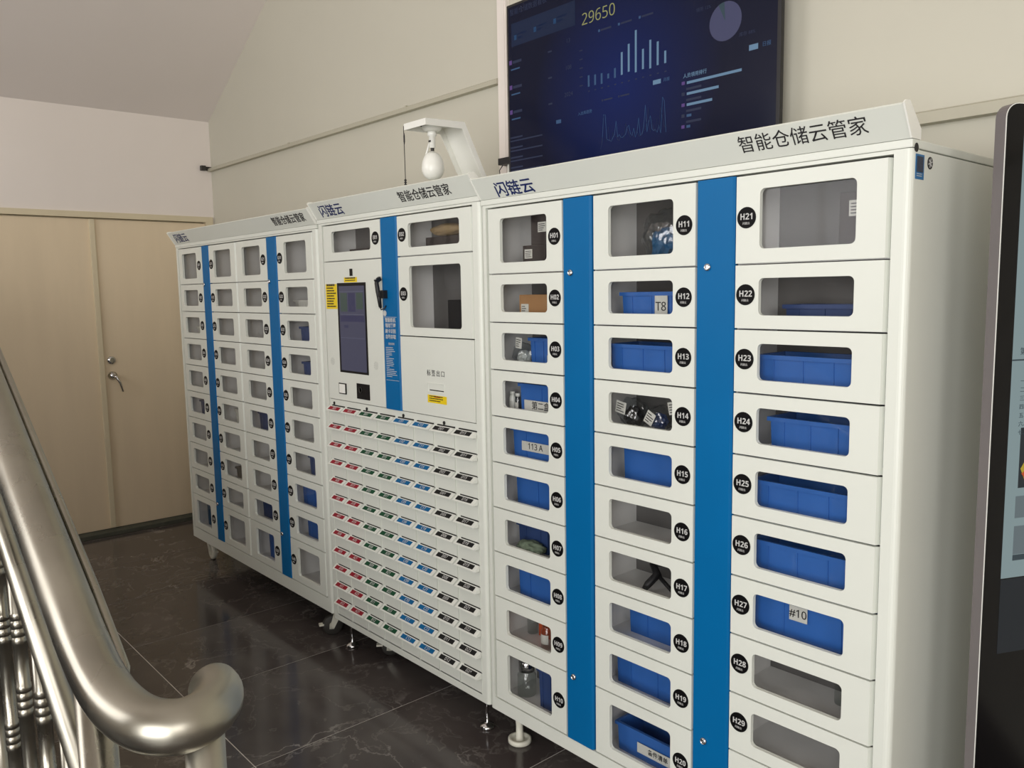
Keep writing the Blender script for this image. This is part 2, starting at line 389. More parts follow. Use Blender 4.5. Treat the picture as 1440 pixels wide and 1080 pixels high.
# wall trunking
def trunk(name, x0, x1, z0, z1, dep, label):
    mb = MB(); mb.prism([(YB, z0), (YB - dep, z0), (YB - dep, z1 - 0.006), (YB - dep * 0.6, z1), (YB, z1)], 'x', x0, x1)
    for xx in [x0 + 1.2 * k for k in range(1, int((x1 - x0) / 1.2) + 1)]: mb.box(xx, xx + 0.012, YB - dep - 0.0015, YB, z0 - 0.001, z1 + 0.001)
    return tag(obj(name, mb.mesh(name), M_DUCT), label, 'cable duct')
trunk('cable_duct', XL, -2.64, 2.388, 2.412, 0.028, 'long thin beige cable duct running along the back wall above the cabinets')
trunk('wall_ledge', -1.20, 1.4, 1.958, 1.992, 0.035, 'beige horizontal ledge on the back wall behind the kiosk')
mb = MB(); mb.box(-2.64, -2.585, YB - 0.02, YB, 1.9, 4.6); mb.box(-2.63, -2.595, YB - 0.022, YB - 0.02, 1.9, 4.6)
tag(obj('cable_duct', mb.mesh('vertical_duct'), M_WALLW), 'pale vertical cable duct on the wall beside the big dark screen', 'cable duct')
mb = MB(); mb.box(XL, XL + 0.012, 0.545, YB, 2.395, 2.420); mb.box(XL, XL + 0.03, 0.53, 0.56, 2.392, 2.424)
tag(obj('pipe_clamp', mb.mesh('pipe_clamp'), M_RUBBER), 'small dark clamp at the wall corner where the cable duct ends', 'clamp')

# ------------------------------------------------------------------ cabinets
def rounded_stile(x0, x1, z0, z1, round_left, round_right, dep, r=0.014):
    pts = []
    if round_left: pts += [(x0, dep)] + [(x0 + r - r * math.cos(a), r - r * math.sin(a)) for a in [PI / 2 * k / 5 for k in range(6)]]
    else: pts += [(x0, dep), (x0, 0)]
    if round_right: pts += [(x1 - r + r * math.sin(a), r - r * math.cos(a)) for a in [PI / 2 * k / 5 for k in range(6)]] + [(x1, dep)]
    else: pts += [(x1, 0), (x1, dep)]
    mb = MB(); mb.prism(pts, 'z', z0, z1, smooth=False)
    return mb

DEPTH = 0.48
def cabinet_shell(root, x0, x1, dx0, dx1, z0, zdoor0, zdoor1, zcrown, ztop):
    """outer steel casing: side panels, front stiles, rails, roof, back, floor plate"""
    mb = rounded_stile(x0, dx0 - 0.003, z0, zcrown - 0.018, True, False, 0.03)
    obj('front_stile', mb.mesh('front_stile'), M_WHITE, root)
    mb = rounded_stile(dx1 + 0.003, x1, z0, zcrown - 0.018, False, True, 0.03)
    obj('front_stile', mb.mesh('front_stile'), M_WHITE, root)
    obj('side_panel', boxm('side_panel', x0, x0 + 0.012, 0.03, DEPTH, z0, zcrown - 0.020), M_WHITE, root)
    obj('side_panel', boxm('side_panel', x1 - 0.012, x1, 0.03, DEPTH, z0, zcrown - 0.020), M_WHITE, root)
    obj('bottom_rail', boxm('bottom_rail', dx0 - 0.003, dx1 + 0.003, 0.0, 0.03, z0, zdoor0 - 0.003), M_WHITE, root)
    obj('top_rail', boxm('top_rail', dx0 - 0.003, dx1 + 0.003, 0.0, 0.03, zdoor1 + 0.003, zcrown - 0.018), M_WHITE, root)
    obj('roof_panel', boxm('roof_panel', x0, x1, 0.0, DEPTH, zcrown - 0.017, zcrown, 0.003), M_WHITE, root)
    obj('floor_plate', boxm('floor_plate', x0 + 0.012, x1 - 0.012, 0.03, DEPTH, z0, z0 + 0.02), M_WHITE, root)
    obj('rear_panel', boxm('rear_panel', x0 + 0.012, x1 - 0.012, DEPTH - 0.012, DEPTH, z0 + 0.02, zcrown - 0.02), M_WHITE, root)
    # header board leaning forward
    cb, ct = zcrown, ztop
    mb = MB(); mb.prism([(0.0, cb + 0.0005), (-0.040, ct - 0.004), (-0.036, ct), (-0.020, ct + 0.003), (0.035, cb + 0.02), (0.035, cb + 0.0005)], 'x', x0 + 0.002, x1 - 0.002)
    hb = obj('header_board', mb.mesh('header_board'), M_WHITE, root)
    for xa in (x0, x1 - 0.0035):
        mb = MB(); mb.prism([(-0.003, cb + 0.0005), (-0.0435, ct - 0.002), (-0.036, ct + 0.004), (-0.018, ct + 0.006), (0.038, cb + 0.022), (0.038, cb + 0.0005)], 'x', xa, xa + 0.0035)
        obj('end_cap', mb.mesh('end_cap'), M_EDGE, hb)
    return hb
LEAN = math.atan2(0.040, 0.062)
def header_text(hb, s, size, m, xc, zc, cb, ct, bold=0.0, spacing=1.0, sx=1.0):
    t = (zc - cb) / (ct - 0.004 - cb)
    text('header_lettering', s, size, m, hb, (xc, -0.040 * t - 0.0010, zc), (PI / 2 + math.atan2(0.040, ct - 0.004 - cb), 0, 0), bold, spacing, sx=sx)

PANE = {}; DOORM = {}
def locker_door(root, x0, x1, z0, z1, hole, disc, code, hinge, name='door', small=True):
    g = 0.0022
    key = (round(x1 - x0, 4), round(z1 - z0, 4), round(hole[0] - x0, 4), round(hole[2] - z0, 4), hinge)
    if key not in DOORM:
        mb = holed_plate(g, x1 - x0 - g, g, z1 - z0 - g, (hole[0] - x0, hole[1] - x0, hole[2] - z0, hole[3] - z0), 0.012, 0.011,
                         0.006 if hinge == 'L' else 0.0008, 0.006 if hinge == 'R' else 0.0008)
        DOORM[key] = mb.mesh('door')
        PANE[key] = boxm('pane', hole[0] - x0 - 0.006, hole[1] - x0 + 0.006, 0.0115, 0.0135, hole[2] - z0 - 0.006, hole[3] - z0 + 0.006)
    d = obj(name, DOORM[key], M_WHITE, root, (x0, 0, z0))
    obj('window_pane', PANE[key], M_PANE, d, (x0, 0, z0))
    obj('number_disc', DISC, M_DISC, d, (disc[0], 0, disc[1]))
    if code:
        text('number', bold_sans(code), 0.0200, M_TXTW, d, (disc[0] + 0.001, -0.0022, disc[1] + 0.0015), sx=0.95)
        text('small_print', '闪链云', 0.0065, M_TXTW, d, (disc[0], -0.0022, disc[1] - 0.0135))
    return d
mb = MB(); mb.lathe([(0.0245, 0.0), (0.0245, -0.0016), (0.0238, -0.002)], (0, 0, 0), 28, axis='y'); DISC = mb.mesh('disc')
mb = MB(); mb.lathe([(0.0095, 0), (0.0095, -0.003), (0.007, -0.006), (0.0065, -0.006), (0.006, -0.004)], (0, 0, 0), 18, axis='y'); mb.box(-0.001, 0.001, -0.0065, -0.004, -0.004, 0.004); LOCK = mb.mesh('lock')

def blue_panel(root, x0, x1, z0, z1, locks):
    pts = [(x0 + 0.001, 0.012), (x0 + 0.001, 0.003), (x0 + 0.006, -0.003), (x1 - 0.006, -0.003), (x1 - 0.001, 0.003), (x1 - 0.001, 0.012)]
    mb = MB(); mb.prism(pts, 'z', z0, z1)
    p = obj('blue_panel', mb.mesh('blue_panel'), M_BLUE, root)
    for lx, lz in locks: obj('key_lock', LOCK, M_CHROME, p, (lx, -0.003, lz))
    return p

SHELF = {}
def compartments(root, x0, x1, rows, depth=0.19):
    """open boxes behind the doors: two dividers, back sheet and one shelf below each row"""
    zt_, zb_ = rows[0], rows[-1]
    for nm, a, b_ in (('divider', x0 + 0.001, x0 + 0.003), ('divider', x1 - 0.003, x1 - 0.001)):
        obj(nm, boxm(nm, a, b_, 0.0145, depth + 0.02, zb_, zt_), M_INNER, root)
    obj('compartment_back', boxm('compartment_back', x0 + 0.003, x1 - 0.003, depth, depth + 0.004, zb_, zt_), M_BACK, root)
    k = (round(x1 - x0, 3), depth)
    if k not in SHELF: SHELF[k] = boxm('shelf', 0.0032, x1 - x0 - 0.0032, 0.0145, depth - 0.0005, -0.0015, 0.0015)
    for z in rows[1:]: obj('shelf', SHELF[k], M_INNER, root, (x0, 0, z + 0.002))

ROWS = [1.800, 1.5955, 1.4440, 1.2925, 1.1420, 0.9905, 0.8395, 0.6895, 0.5370, 0.3835, 0.1790]
def row_hole(z0, z1, tall):
    zc = (z0 + z1) / 2
    return (zc - 0.068, zc + 0.068) if tall else (zc - 0.043, zc + 0.043)

# --- near cabinet H
HX0, HX1 = -2.058, -0.716
H = bpy.data.objects.new('locker_cabinet', None); COL.objects.link(H); H.location = (-1.39, 0.24, 0); WL[H.name] = Vector(H.location)
tag(H, 'tall white locker cabinet with windowed doors numbered H and two bright blue strips', 'cabinet')
hb = cabinet_shell(H, HX0, HX1, -2.030, -0.755, 0.132, 0.179, 1.800, 1.829, 1.894)
header_text(hb, '闪链云', 0.052, M_LOGO, -1.880, 1.8485, 1.829, 1.894, bold=0.0006, sx=1.12)
header_text(hb, '智能仓储云管家', 0.0440, M_TXTK, -0.946, 1.862, 1.829, 1.894, sx=0.98)
HC = [(-2.030, -1.690, (-1.966, -1.757), -1.724, 'L', 1), (-1.578, -1.2275, (-1.516, -1.298), -1.264, 'L', 11), (-1.118, -0.755, (-1.053, -0.826), -1.087, 'R', 21)]
for x0, x1, (a, b_), dx, hinge, n0 in HC:
    for r in range(10):
        z1, z0 = ROWS[r], ROWS[r + 1]
        ha, hb_ = row_hole(z0, z1, r in (0, 9))
        locker_door(H, x0, x1, z0, z1, (a, b_, ha, hb_), (dx, (z0 + z1) / 2 + (0.005 if n0 == 21 else 0)), 'H%02d' % (n0 + r), hinge)
    compartments(H, x0, x1, ROWS)
blue_panel(H, -1.690, -1.578, 0.179, 1.800, [(-1.656, 1.591), (-1.656, 0.382)])
blue_panel(H, -1.2275, -1.118, 0.179, 1.800, [(-1.191, 1.592), (-1.188, 0.374)])
# side stickers and hole plug
sp = obj('side_sticker', boxm('side_sticker', HX1, HX1 + 0.0008, 0.016, 0.056, 1.752, 1.801), mat('blue_sticker', rgb(28, 104, 158), 0.4, noise=0.05, nscale=40), H)
obj('sticker_panel', boxm('sticker_panel', HX1 + 0.0008, HX1 + 0.0012, 0.021, 0.051, 1.766, 1.797), mat('dark_sticker_panel', rgb(44, 52, 72), 0.5, noise=0.4, nscale=260), sp)
for zz in (1.762, 1.758): obj('sticker_line', boxm('sticker_line', HX1 + 0.0008, HX1 + 0.0011, 0.022, 0.046, zz, zz + 0.0012), M_TXTW, sp)
mb = MB(); mb.lathe([(0.0125, 0), (0.0125, 0.001)], (HX1, 0.085, 1.788), 24, axis='x'); rs = obj('round_badge', mb.mesh('round_badge'), M_BLACKM, H)
for a in range(3):
    mb = MB(); mb.box(-0.0015, 0.0015, -0.010, 0.010, -0.0006, 0.0006)
    mb = MB(); mb.box(-0.0002, 0.0002, -0.0095, 0.0095, -0.0012, 0.0012)
    obj('badge_stroke', mb.mesh('badge_stroke'), M_TXTW, rs, (HX1 + 0.0013, 0.085, 1.788), (a * PI / 3 + 0.3, 0, 0))
mb = MB(); mb.lathe([(0.009, -0.002), (0.009, 0.0008)], (HX1, 0.006 + 0.012, 1.797 + 0.004), 20, axis='x')
obj('hole_plug', mb.mesh('hole_plug'), M_BLACKM, H, (0.0, 0.0, 0.012))

# --- far cabinet
LROWS = [1.803, 1.6055, 1.4567, 1.3072, 1.1583, 1.0088, 0.8595, 0.7115, 0.5617, 0.4103, 0.2083]
LX0, LX1 = -4.775, -3.135
L = bpy.data.objects.new('locker_cabinet', None); COL.objects.link(L); L.location = (-3.95, 0.24, 0); WL[L.name] = Vector(L.location)
tag(L, 'far white locker cabinet with forty small windowed doors standing nearest the tan door', 'cabinet')
hb = cabinet_shell(L, LX0, LX1, -4.735, -3.175, 0.145, 0.2083, 1.803, 1.830, 1.896)
header_text(hb, '闪链云', 0.056, M_LOGO, -4.625, 1.856, 1.830, 1.896, bold=0.0006, sx=1.12)
header_text(hb, '智能仓储云管家', 0.0440, M_TXTK, -3.340, 1.862, 1.830, 1.896, bold=0.0005, sx=0.98)
LC = [(-4.735, -4.390, (-4.680, -4.475), -4.437, 'L', 1), (-4.300, -3.962, (-4.236, -4.025), -4.270, 'R', 11),
      (-3.958, -3.612, (-3.886, -3.687), -3.653, 'L', 21), (-3.512, -3.175, (-3.440, -3.235), -3.483, 'R', 31)]
for x0, x1, (a, b_), dx, hinge, n0 in LC:
    for r in range(10):
        z1, z0 = LROWS[r], LROWS[r + 1]
        ha, hb_ = row_hole(z0, z1, r in (0, 9))
        locker_door(L, x0, x1, z0, z1, (a, b_, ha, hb_), (dx, (z0 + z1) / 2), 'G%02d' % (n0 + r), hinge)
    compartments(L, x0, x1, LROWS)
blue_panel(L, -4.390, -4.300, 0.2083, 1.803, [(-4.37, 1.60), (-4.36, 0.41)])
blue_panel(L, -3.612, -3.512, 0.2083, 1.803, [(-3.590, 1.602), (-3.585, 0.41)])

# --- middle cabinet with control panel and drawers
MX0, MX1 = -3.128, -2.064
Mc = bpy.data.objects.new('drawer_cabinet', None); COL.objects.link(Mc); Mc.location = (-2.6, 0.24, 0); WL[Mc.name] = Vector(Mc.location)
tag(Mc, 'white middle cabinet with touchscreen, blue strip and eight columns of small labelled drawers', 'cabinet')
MZT = 1.818
hb = cabinet_shell(Mc, MX0, MX1, -3.0855, -2.104, 0.132, 0.165, MZT, 1.846, 1.913)
header_text(hb, '闪链云', 0.055, M_LOGO, -2.975, 1.871, 1.846, 1.913, bold=0.0006, sx=1.12)
header_text(hb, '智能仓储云管家', 0.0440, M_TXTK, -2.338, 1.876, 1.846, 1.913, bold=0.0003, sx=0.98)
locker_door(Mc, -3.0855, -2.647, 1.672, MZT, (-3.014, -2.720, 1.707, 1.791), (-2.683, 1.748), 'E01', 'L')
locker_door(Mc, -2.539, -2.104, 1.672, MZT, (-2.468, -2.171, 1.702, 1.787), (-2.506, 1.749), 'E02', 'R')
locker_door(Mc, -2.539, -2.104, 1.385, 1.672, (-2.468, -2.168, 1.417, 1.636), (-2.506, 1.537), 'E03', 'R')
compartments(Mc, -3.0855, -2.647, [MZT, 1.672], 0.155)
compartments(Mc, -2.539, -2.104, [MZT, 1.672, 1.385], 0.155)
bp = blue_panel(Mc, -2.647, -2.539, 1.1044, MZT, [])
TZ = [1.440, 1.420, 1.399, 1.378]
for zz, s in zip(TZ, ('智能柜机', '领用管理', '刷卡识别', '自助存取')): text('panel_lettering', s, 0.0175, M_TXTW, bp, (-2.595, -0.0036, zz), bold=0.0003)
obj('panel_line', boxm('panel_line', -2.638, -2.553, -0.0036, -0.0030, 1.4515, 1.4528), M_TXTW, bp)
obj('panel_line', boxm('panel_line', -2.634, -2.548, -0.0036, -0.0030, 1.2150, 1.2163), M_TXTW, bp)
text('panel_lettering', '使用说明', 0.010, M_TXTW, bp, (-2.592, -0.0036, 1.352))
for k in range(17):
    zz = 1.337 - k * 0.0068
    ln = random.uniform(0.03, 0.072)
    if k in (5, 11): ln = 0.02
    mb = MB(); xx = -2.630
    while xx < -2.630 + ln: wv = random.uniform(0.003, 0.008); mb.box(xx, xx + wv, -0.0036, -0.0031, zz, zz + 0.0026); xx += wv + 0.0015
    obj('small_print', mb.mesh('small_print'), M_TXTW, bp)
mb = MB(); mb.lathe([(0.011, 0), (0.011, -0.0008), (0.008, -0.0008), (0.008, -0.0002)], (-2.630, -0.003, 1.466), 20, axis='y'); obj('round_emblem', mb.mesh('round_emblem'), M_TXTW, bp)

# control panel
cp = obj('control_panel', boxm('control_panel', -3.0835, -2.649, 0.0, 0.012, 1.1065, 1.6700, 0.0015), M_WHITE, Mc)
scr = obj('touchscreen', boxm('touchscreen', -2.981, -2.763, -0.0015, 0.0, 1.223, 1.5845, 0.0004), M_BLACK, cp)
M_SC0 = mat('screen_dim', rgb(72, 74, 100), 0.25, emit=0.55, noise=0)
M_SC1 = mat('screen_green', rgb(62, 82, 74), 0.25, emit=0.55)
M_SC2 = mat('screen_navy', rgb(44, 46, 86), 0.25, emit=0.6)
M_SC3 = mat('screen_light', rgb(96, 100, 122), 0.25, emit=0.6)
def flat(name, x0, x1, z0, z1, y, m, parent, th=0.0003): return obj(name, boxm(name, x0, x1, y - th, y, z0, z1), m, parent)
flat('display', -2.968, -2.774, 1.232, 1.572, -0.0015, M_SC0, cp)
flat('display_tile', -2.957, -2.905, 1.470, 1.545, -0.0018, M_SC1, cp); flat('display_tile', -2.835, -2.785, 1.480, 1.545, -0.0018, M_SC1, cp)
flat('display_tile', -2.897, -2.845, 1.470, 1.545, -0.0018, M_SC2, cp); flat('display_band', -2.962, -2.780, 1.430, 1.455, -0.0018, M_SC2, cp)
flat('display_line', -2.962, -2.780, 1.548, 1.5505, -0.0018, M_SC3, cp); flat('display_line', -2.962, -2.780, 1.458, 1.460, -0.0018, M_SC3, cp)
flat('display_line', -2.962, -2.780, 1.364, 1.366, -0.0018, M_SC3, cp); flat('display_icon', -2.935, -2.905, 1.405, 1.416, -0.0018, M_SC2, cp)
obj('camera_eye', boxm('camera_eye', -2.877, -2.857, -0.003, 0.0, 1.611, 1.639, 0.002), M_BLACK, cp)
def sticker(x0, x1, z0, z1, lines, parent, size, heavy=1):
    st = flat('yellow_sticker', x0, x1, z0, z1, 0.0, M_YEL, parent, 0.0006)
    mb = MB(); n = lines
    for k in range(n):
        zz = z1 - (z1 - z0) * (k + 0.75) / (n + 0.5); xx = x0 + (x1 - x0) * 0.1; hh = (z1 - z0) / (n + 1) * (0.55 if k or heavy == 0 else 0.85)
        lim = x1 - (x1 - x0) * random.uniform(0.1, 0.35)
        while xx < lim: wv = random.uniform(0.5, 1.2) * size; mb.box(xx, min(xx + wv, x1 - 0.003), -0.0011, -0.0006, zz, zz + hh); xx += wv * 1.35
    obj('sticker_print', mb.mesh('sticker_print'), M_TXTK, parent)
    return st
sticker(-2.925, -2.826, 1.586, 1.606, 2, cp, 0.006)
sticker(-3.075, -2.985, 1.480, 1.581, 9, cp, 0.006)
for xx in (-3.042, -2.708):
    mb = MB()
    for rr, n in ((0.004, 4), (0.009, 8), (0.014, 12)):
        for k in range(n): mb.lathe([(0.0011, 0.0), (0.0011, -0.0004)], (xx + rr * math.cos(2 * PI * k / n), -0.0, 1.264 + rr * math.sin(2 * PI * k / n)), 6, axis='y')
    obj('speaker_holes', mb.mesh('speaker_holes'), M_SEAM, cp)
rd = obj('card_reader', boxm('card_reader', -2.994, -2.937, -0.004, 0.0, 1.133, 1.178, 0.001), M_BLACK, cp)
obj('reader_plate', boxm('reader_plate', -2.989, -2.942, -0.0055, -0.004, 1.137, 1.174, 0.0005), M_EDGE, cp)
qr = obj('code_scanner_window', boxm('code_scanner_window', -2.855, -2.760, -0.003, 0.0, 1.124, 1.186, 0.001), M_BLACK, cp)
mb = MB(); mb.lathe([(0.012, 0), (0.012, -0.002), (0.009, -0.002), (0.009, 0.0)], (-2.825, -0.003, 1.160), 20, axis='y'); obj('scanner_ring', mb.mesh('scanner_ring'), M_RUBBER, cp)
# label outlet panel
op = obj('outlet_panel', boxm('outlet_panel', -2.537, -2.106, 0.0, 0.012, 1.1065, 1.3830, 0.0015), M_WHITE, Mc)
text('outlet_lettering', '标签出口', 0.0235, M_TXTK, op, (-2.322, -0.0006, 1.2575), spacing=1.35)
mb = MB()
for a in ((-2.371, -2.275, 1.222, 1.2235), (-2.371, -2.275, 1.191, 1.1925), (-2.3725, -2.371, 1.191, 1.2235), (-2.275, -2.2735, 1.191, 1.2235)): mb.box(a[0], a[1], -0.002, 0.0, a[2], a[3])
obj('outlet_bezel', mb.mesh('outlet_bezel'), M_LBL, op)
obj('outlet_slot', boxm('outlet_slot', -2.360, -2.276, -0.0006, 0.0, 1.1965, 1.2000), M_SEAM, op)
sticker(-2.374, -2.262, 1.153, 1.181, 3, op, 0.007, 0)
flat('sticker_heading', -2.335, -2.300, 1.1735, 1.1775, -0.0006, mat('red_print', rgb(190, 60, 30), 0.5), op)

# drawers: A, B, C, D in pairs of columns
obj('drawer_face_frame', boxm('drawer_face_frame', -3.0855, -2.104, 0.004, 0.014, 0.165, 1.1035), M_WHITE, Mc)
for xx in (-3.048, -2.792, -2.536, -2.284):
    mb = MB(); mb.lathe([(0.006, 0.0), (0.006, -0.003)], (xx, 0.0035, 1.088), 12, axis='y'); mb.box(xx - 0.002, xx + 0.004, -0.001, 0.001, 1.080, 1.088)
    obj('small_cam_lock', mb.mesh('small_cam_lock'), M_SEAM, Mc)
DW = 0.1205
mb = MB()
mb.box(0, DW, 0.0, 0.0040, -0.067, -0.0015, 0)         # front
mb.box(0.022, DW, -0.0012, 0.0036, 0.0085, 0.0128, 1)   # finger gap
mb.box(0.0, 0.0014, -0.0016, 0.0, -0.066, -0.012, 0); mb.box(DW - 0.0014, DW, -0.0016, 0.0, -0.066, -0.012, 0)
D_ME = mb.mesh('drawer')
mb = MB(); mb.prism([(0.003, 0.0095), (0.0, 0.0095), (-0.0225, -0.0080), (-0.0225, -0.0100), (-0.004, -0.0115), (0.003, -0.0115)], 'x', 0.003, DW - 0.003); LIP = mb.mesh('label_holder')
ang = math.atan2(0.0175, 0.0225); nrm = Vector((0, -math.sin(ang), math.cos(ang)))
mb = MB(); 
def lipP(xx, t): return Vector((xx, -0.0225 * t, 0.0095 - 0.0175 * t))
a = [lipP(0.015, 0.20), lipP(DW - 0.020, 0.20), lipP(DW - 0.020, 0.80), lipP(0.015, 0.80)]
mb.add([p + nrm * 0.0002 for p in a] + [p + nrm * 0.0008 for p in a], [(0, 1, 2, 3), (4, 5, 6, 7), (0, 1, 5, 4), (1, 2, 6, 5), (2, 3, 7, 6), (3, 0, 4, 7)])
INS = mb.mesh('label_insert')
INSM = [M_RED, M_GREEN, M_SKY, M_BLK]; INS_ME = [INS, INS.copy(), INS.copy(), INS.copy()]
for q, m_ in zip(INS_ME, INSM): q.materials.append(m_)
for c in range(8):
    for r in range(12):
        x0 = -3.0905 + 0.12705 * c + 0.0015 - 0.0008 * r * (1 - c / 7) ; zc = 1.0675 - 0.07655 * r
        x0 = -3.0840 + 0.12345 * c
        d = obj('drawer', D_ME, [M_WHITE, M_SEAM], Mc, (x0, 0.0, zc))
        obj('label_holder', LIP, M_LBL, d, (x0, 0, zc))
        obj('label_insert', INS_ME[c // 2], INSM[c // 2], d, (x0, 0, zc))
        tp = lipP(DW / 2, 0.52) + nrm * 0.0011
        text('number', plain_sans('%s%02d' % ('ABCD'[c // 2], (c % 2) * 12 + r + 1)), 0.0155, M_TXTW, d, (x0 + tp.x, tp.y, zc + tp.z), (ang, 0, 0), bold=0.0001, spacing=1.08)

# feet and casters
def levelling_foot(root, x, y, top):
    mb = MB(); mb.lathe([(0.026, 0.0), (0.027, 0.006), (0.024, 0.012), (0.010, 0.018), (0.006, 0.022), (0.006, top - 0.02), (0.011, top - 0.02), (0.011, top)], (x, y, 0), 24)
    obj('levelling_foot', mb.mesh('levelling_foot'), M_CHROME, root)
def caster(root, x, y, top, ang, tyre=M_RUBBER, rad=0.040):
    f = MB(); f.box(-0.03, 0.03, -0.03, 0.03, top - 0.005, top); f.lathe([(0.02, top - 0.02), (0.02, top - 0.005)], (0, 0, 0), 16)
    z0 = top - 0.02
    for s in (-1, 1): f.prism([(-0.020, z0), (0.022, z0), (0.052, rad - 0.012), (0.050, rad + 0.010), (0.032, rad - 0.014)], 'y', s * 0.018 - 0.0025, s * 0.018 + 0.0025)
    f.box(-0.02, 0.024, -0.018, 0.018, z0 - 0.003, z0 + 0.002); f.box(0.05, 0.095, -0.012, 0.012, rad + 0.004, rad + 0.012)
    o = obj('caster', f.mesh('caster'), M_CASTER, root, (x, y, 0), (0, 0, ang))
    wv = MB(); wv.lathe([(rad - 0.006, -0.013), (rad, -0.009), (rad, 0.009), (rad - 0.006, 0.013), (0.012, 0.013)], (0.034, 0, rad), 26, axis='y')
    q = obj('wheel', wv.mesh('wheel'), tyre, o, (x, y, 0))
levelling_foot(Mc, -3.07, 0.055, 0.132); levelling_foot(Mc, -2.145, 0.055, 0.132); levelling_foot(Mc, -3.07, 0.42, 0.132); levelling_foot(Mc, -2.145, 0.42, 0.132)
caster(Mc, -2.86, 0.16, 0.132, -2.2, M_RUBBER)
caster(Mc, -2.30, 0.30, 0.132, 0.4, M_RUBBER)
caster(L, -4.735, 0.085, 0.145, -0.05, M_CASTER, 0.044); caster(L, -3.235, 0.09, 0.145, -1.9, M_RUBBER, 0.046); caster(L, -4.62, 0.40, 0.145, 2.6, M_CASTER); caster(L, -3.235, 0.40, 0.145, 2.0)
caster(H, -0.80, 0.09, 0.132, 2.2, M_CASTER); caster(H, -1.95, 0.40, 0.132, 1.2, M_CASTER); caster(H, -0.80, 0.40, 0.132, 0.3, M_CASTER)
mb = MB(); mb.lathe([(0.036, 0.0), (0.040, 0.004), (0.040, 0.016), (0.030, 0.018), (0.028, 0.010), (0.013, 0.008), (0.012, 0.06), (0.016, 0.11), (0.018, 0.132)], (-1.995, 0.075, 0), 28)
obj('round_foot', mb.mesh('round_foot'), M_CASTER, H)

# ------------------------------------------------------------------ things in the compartments
BINS = {}
def bin_mesh(w_, d_, h_, ribs=4):
    k = (w_, d_, h_, ribs)
    if k in BINS: return BINS[k]
    mb = MB(); tp = 0.009; t = 0.002; rim = 0.0065
    def ring(ins, z): return [(ins, ins, z), (w_ - ins, ins, z), (w_ - ins, d_ - ins, z), (ins, d_ - ins, z)]
    v = ring(tp, 0) + ring(rim, h_ - 0.010) + ring(0, h_ - 0.010) + ring(0, h_) + ring(rim + t, h_) + ring(tp + t, t)
    f = [(3, 2, 1, 0)]
    for a in range(5):
        for i_ in range(4): f.append((a * 4 + i_, a * 4 + (i_ + 1) % 4, a * 4 + 4 + (i_ + 1) % 4, a * 4 + 4 + i_))
    f.append((20, 21, 22, 23)); mb.add(v, f)
    for i_ in range(ribs):
        xx = w_ * (i_ + 0.6) / (ribs + 0.2)
        mb.add([(xx, tp + 0.0005, 0.003), (xx + 0.0030, tp + 0.0005, 0.003), (xx + 0.0030, rim + 0.0005, h_ - 0.011), (xx, rim + 0.0005, h_ - 0.011),
                (xx, tp - 0.0022, 0.003), (xx + 0.0030, tp - 0.0022, 0.003), (xx + 0.0030, rim - 0.0025, h_ - 0.011), (xx, rim - 0.0025, h_ - 0.011)],
               [(4, 5, 6, 7), (0, 1, 5, 4), (1, 2, 6, 5), (2, 3, 7, 6), (3, 0, 4, 7)])
    BINS[k] = mb.mesh('bin'); return BINS[k]
GB = 'blue plastic bins inside the lockers'
def bin_(x, z, w_, h_, label, y=0.045, d_=0.13, ribs=4, m=M_BIN, card=None, rotz=0):
    o = tag(obj('parts_bin', bin_mesh(w_, d_, h_, ribs), m, None, (x, y, z + 0.0037), (0, 0, rotz)), label, 'bin', GB)
    if card:
        cx, cz, cw, ch, s, sz = card
        obj('paper_label', boxm('paper_label', cx - cw / 2, cx + cw / 2, 0.0005, 0.0013, cz - ch / 2, cz + ch / 2), M_PAPER, o, (x, y, z + 0.0037))
        c = obj('label_lettering', text_mesh(plain_sans(s), sz, 0.0002), M_TXTK, o, (x + cx, y - 0.0001, z + 0.0037 + cz), UP)
    return o
def zrow(r): return ROWS[r + 1]     # shelf height of row r (0-based)
def box_thing(name, x, z, w_, h_, d_, m, label, cat, y=0.05, card=None, rot=0.0):
    o = tag(obj(name, boxm(name, 0, w_, 0, d_, 0, h_, 0.0015), m, None, (x, y, z + 0.0037), (0, 0, rot)), label, cat)
    if card:
        cx, cz, cw, ch = card
        q = obj('paper_label', boxm('paper_label', cx - cw / 2, cx + cw / 2, -0.001, -0.0002, cz - ch / 2, cz + ch / 2), M_PAPER, o, (x, y, z + 0.0037))
        mbb = MB()
        for k in range(4):
            zz = cz - ch * 0.35 + k * ch * 0.2; mbb.box(cx - cw * 0.4, cx + cw * random.uniform(0, 0.4), -0.0014, -0.001, zz, zz + ch * 0.07)
        obj('label_print', mbb.mesh('label_print'), M_TXTK, o, (x, y, z + 0.0037))
    return o
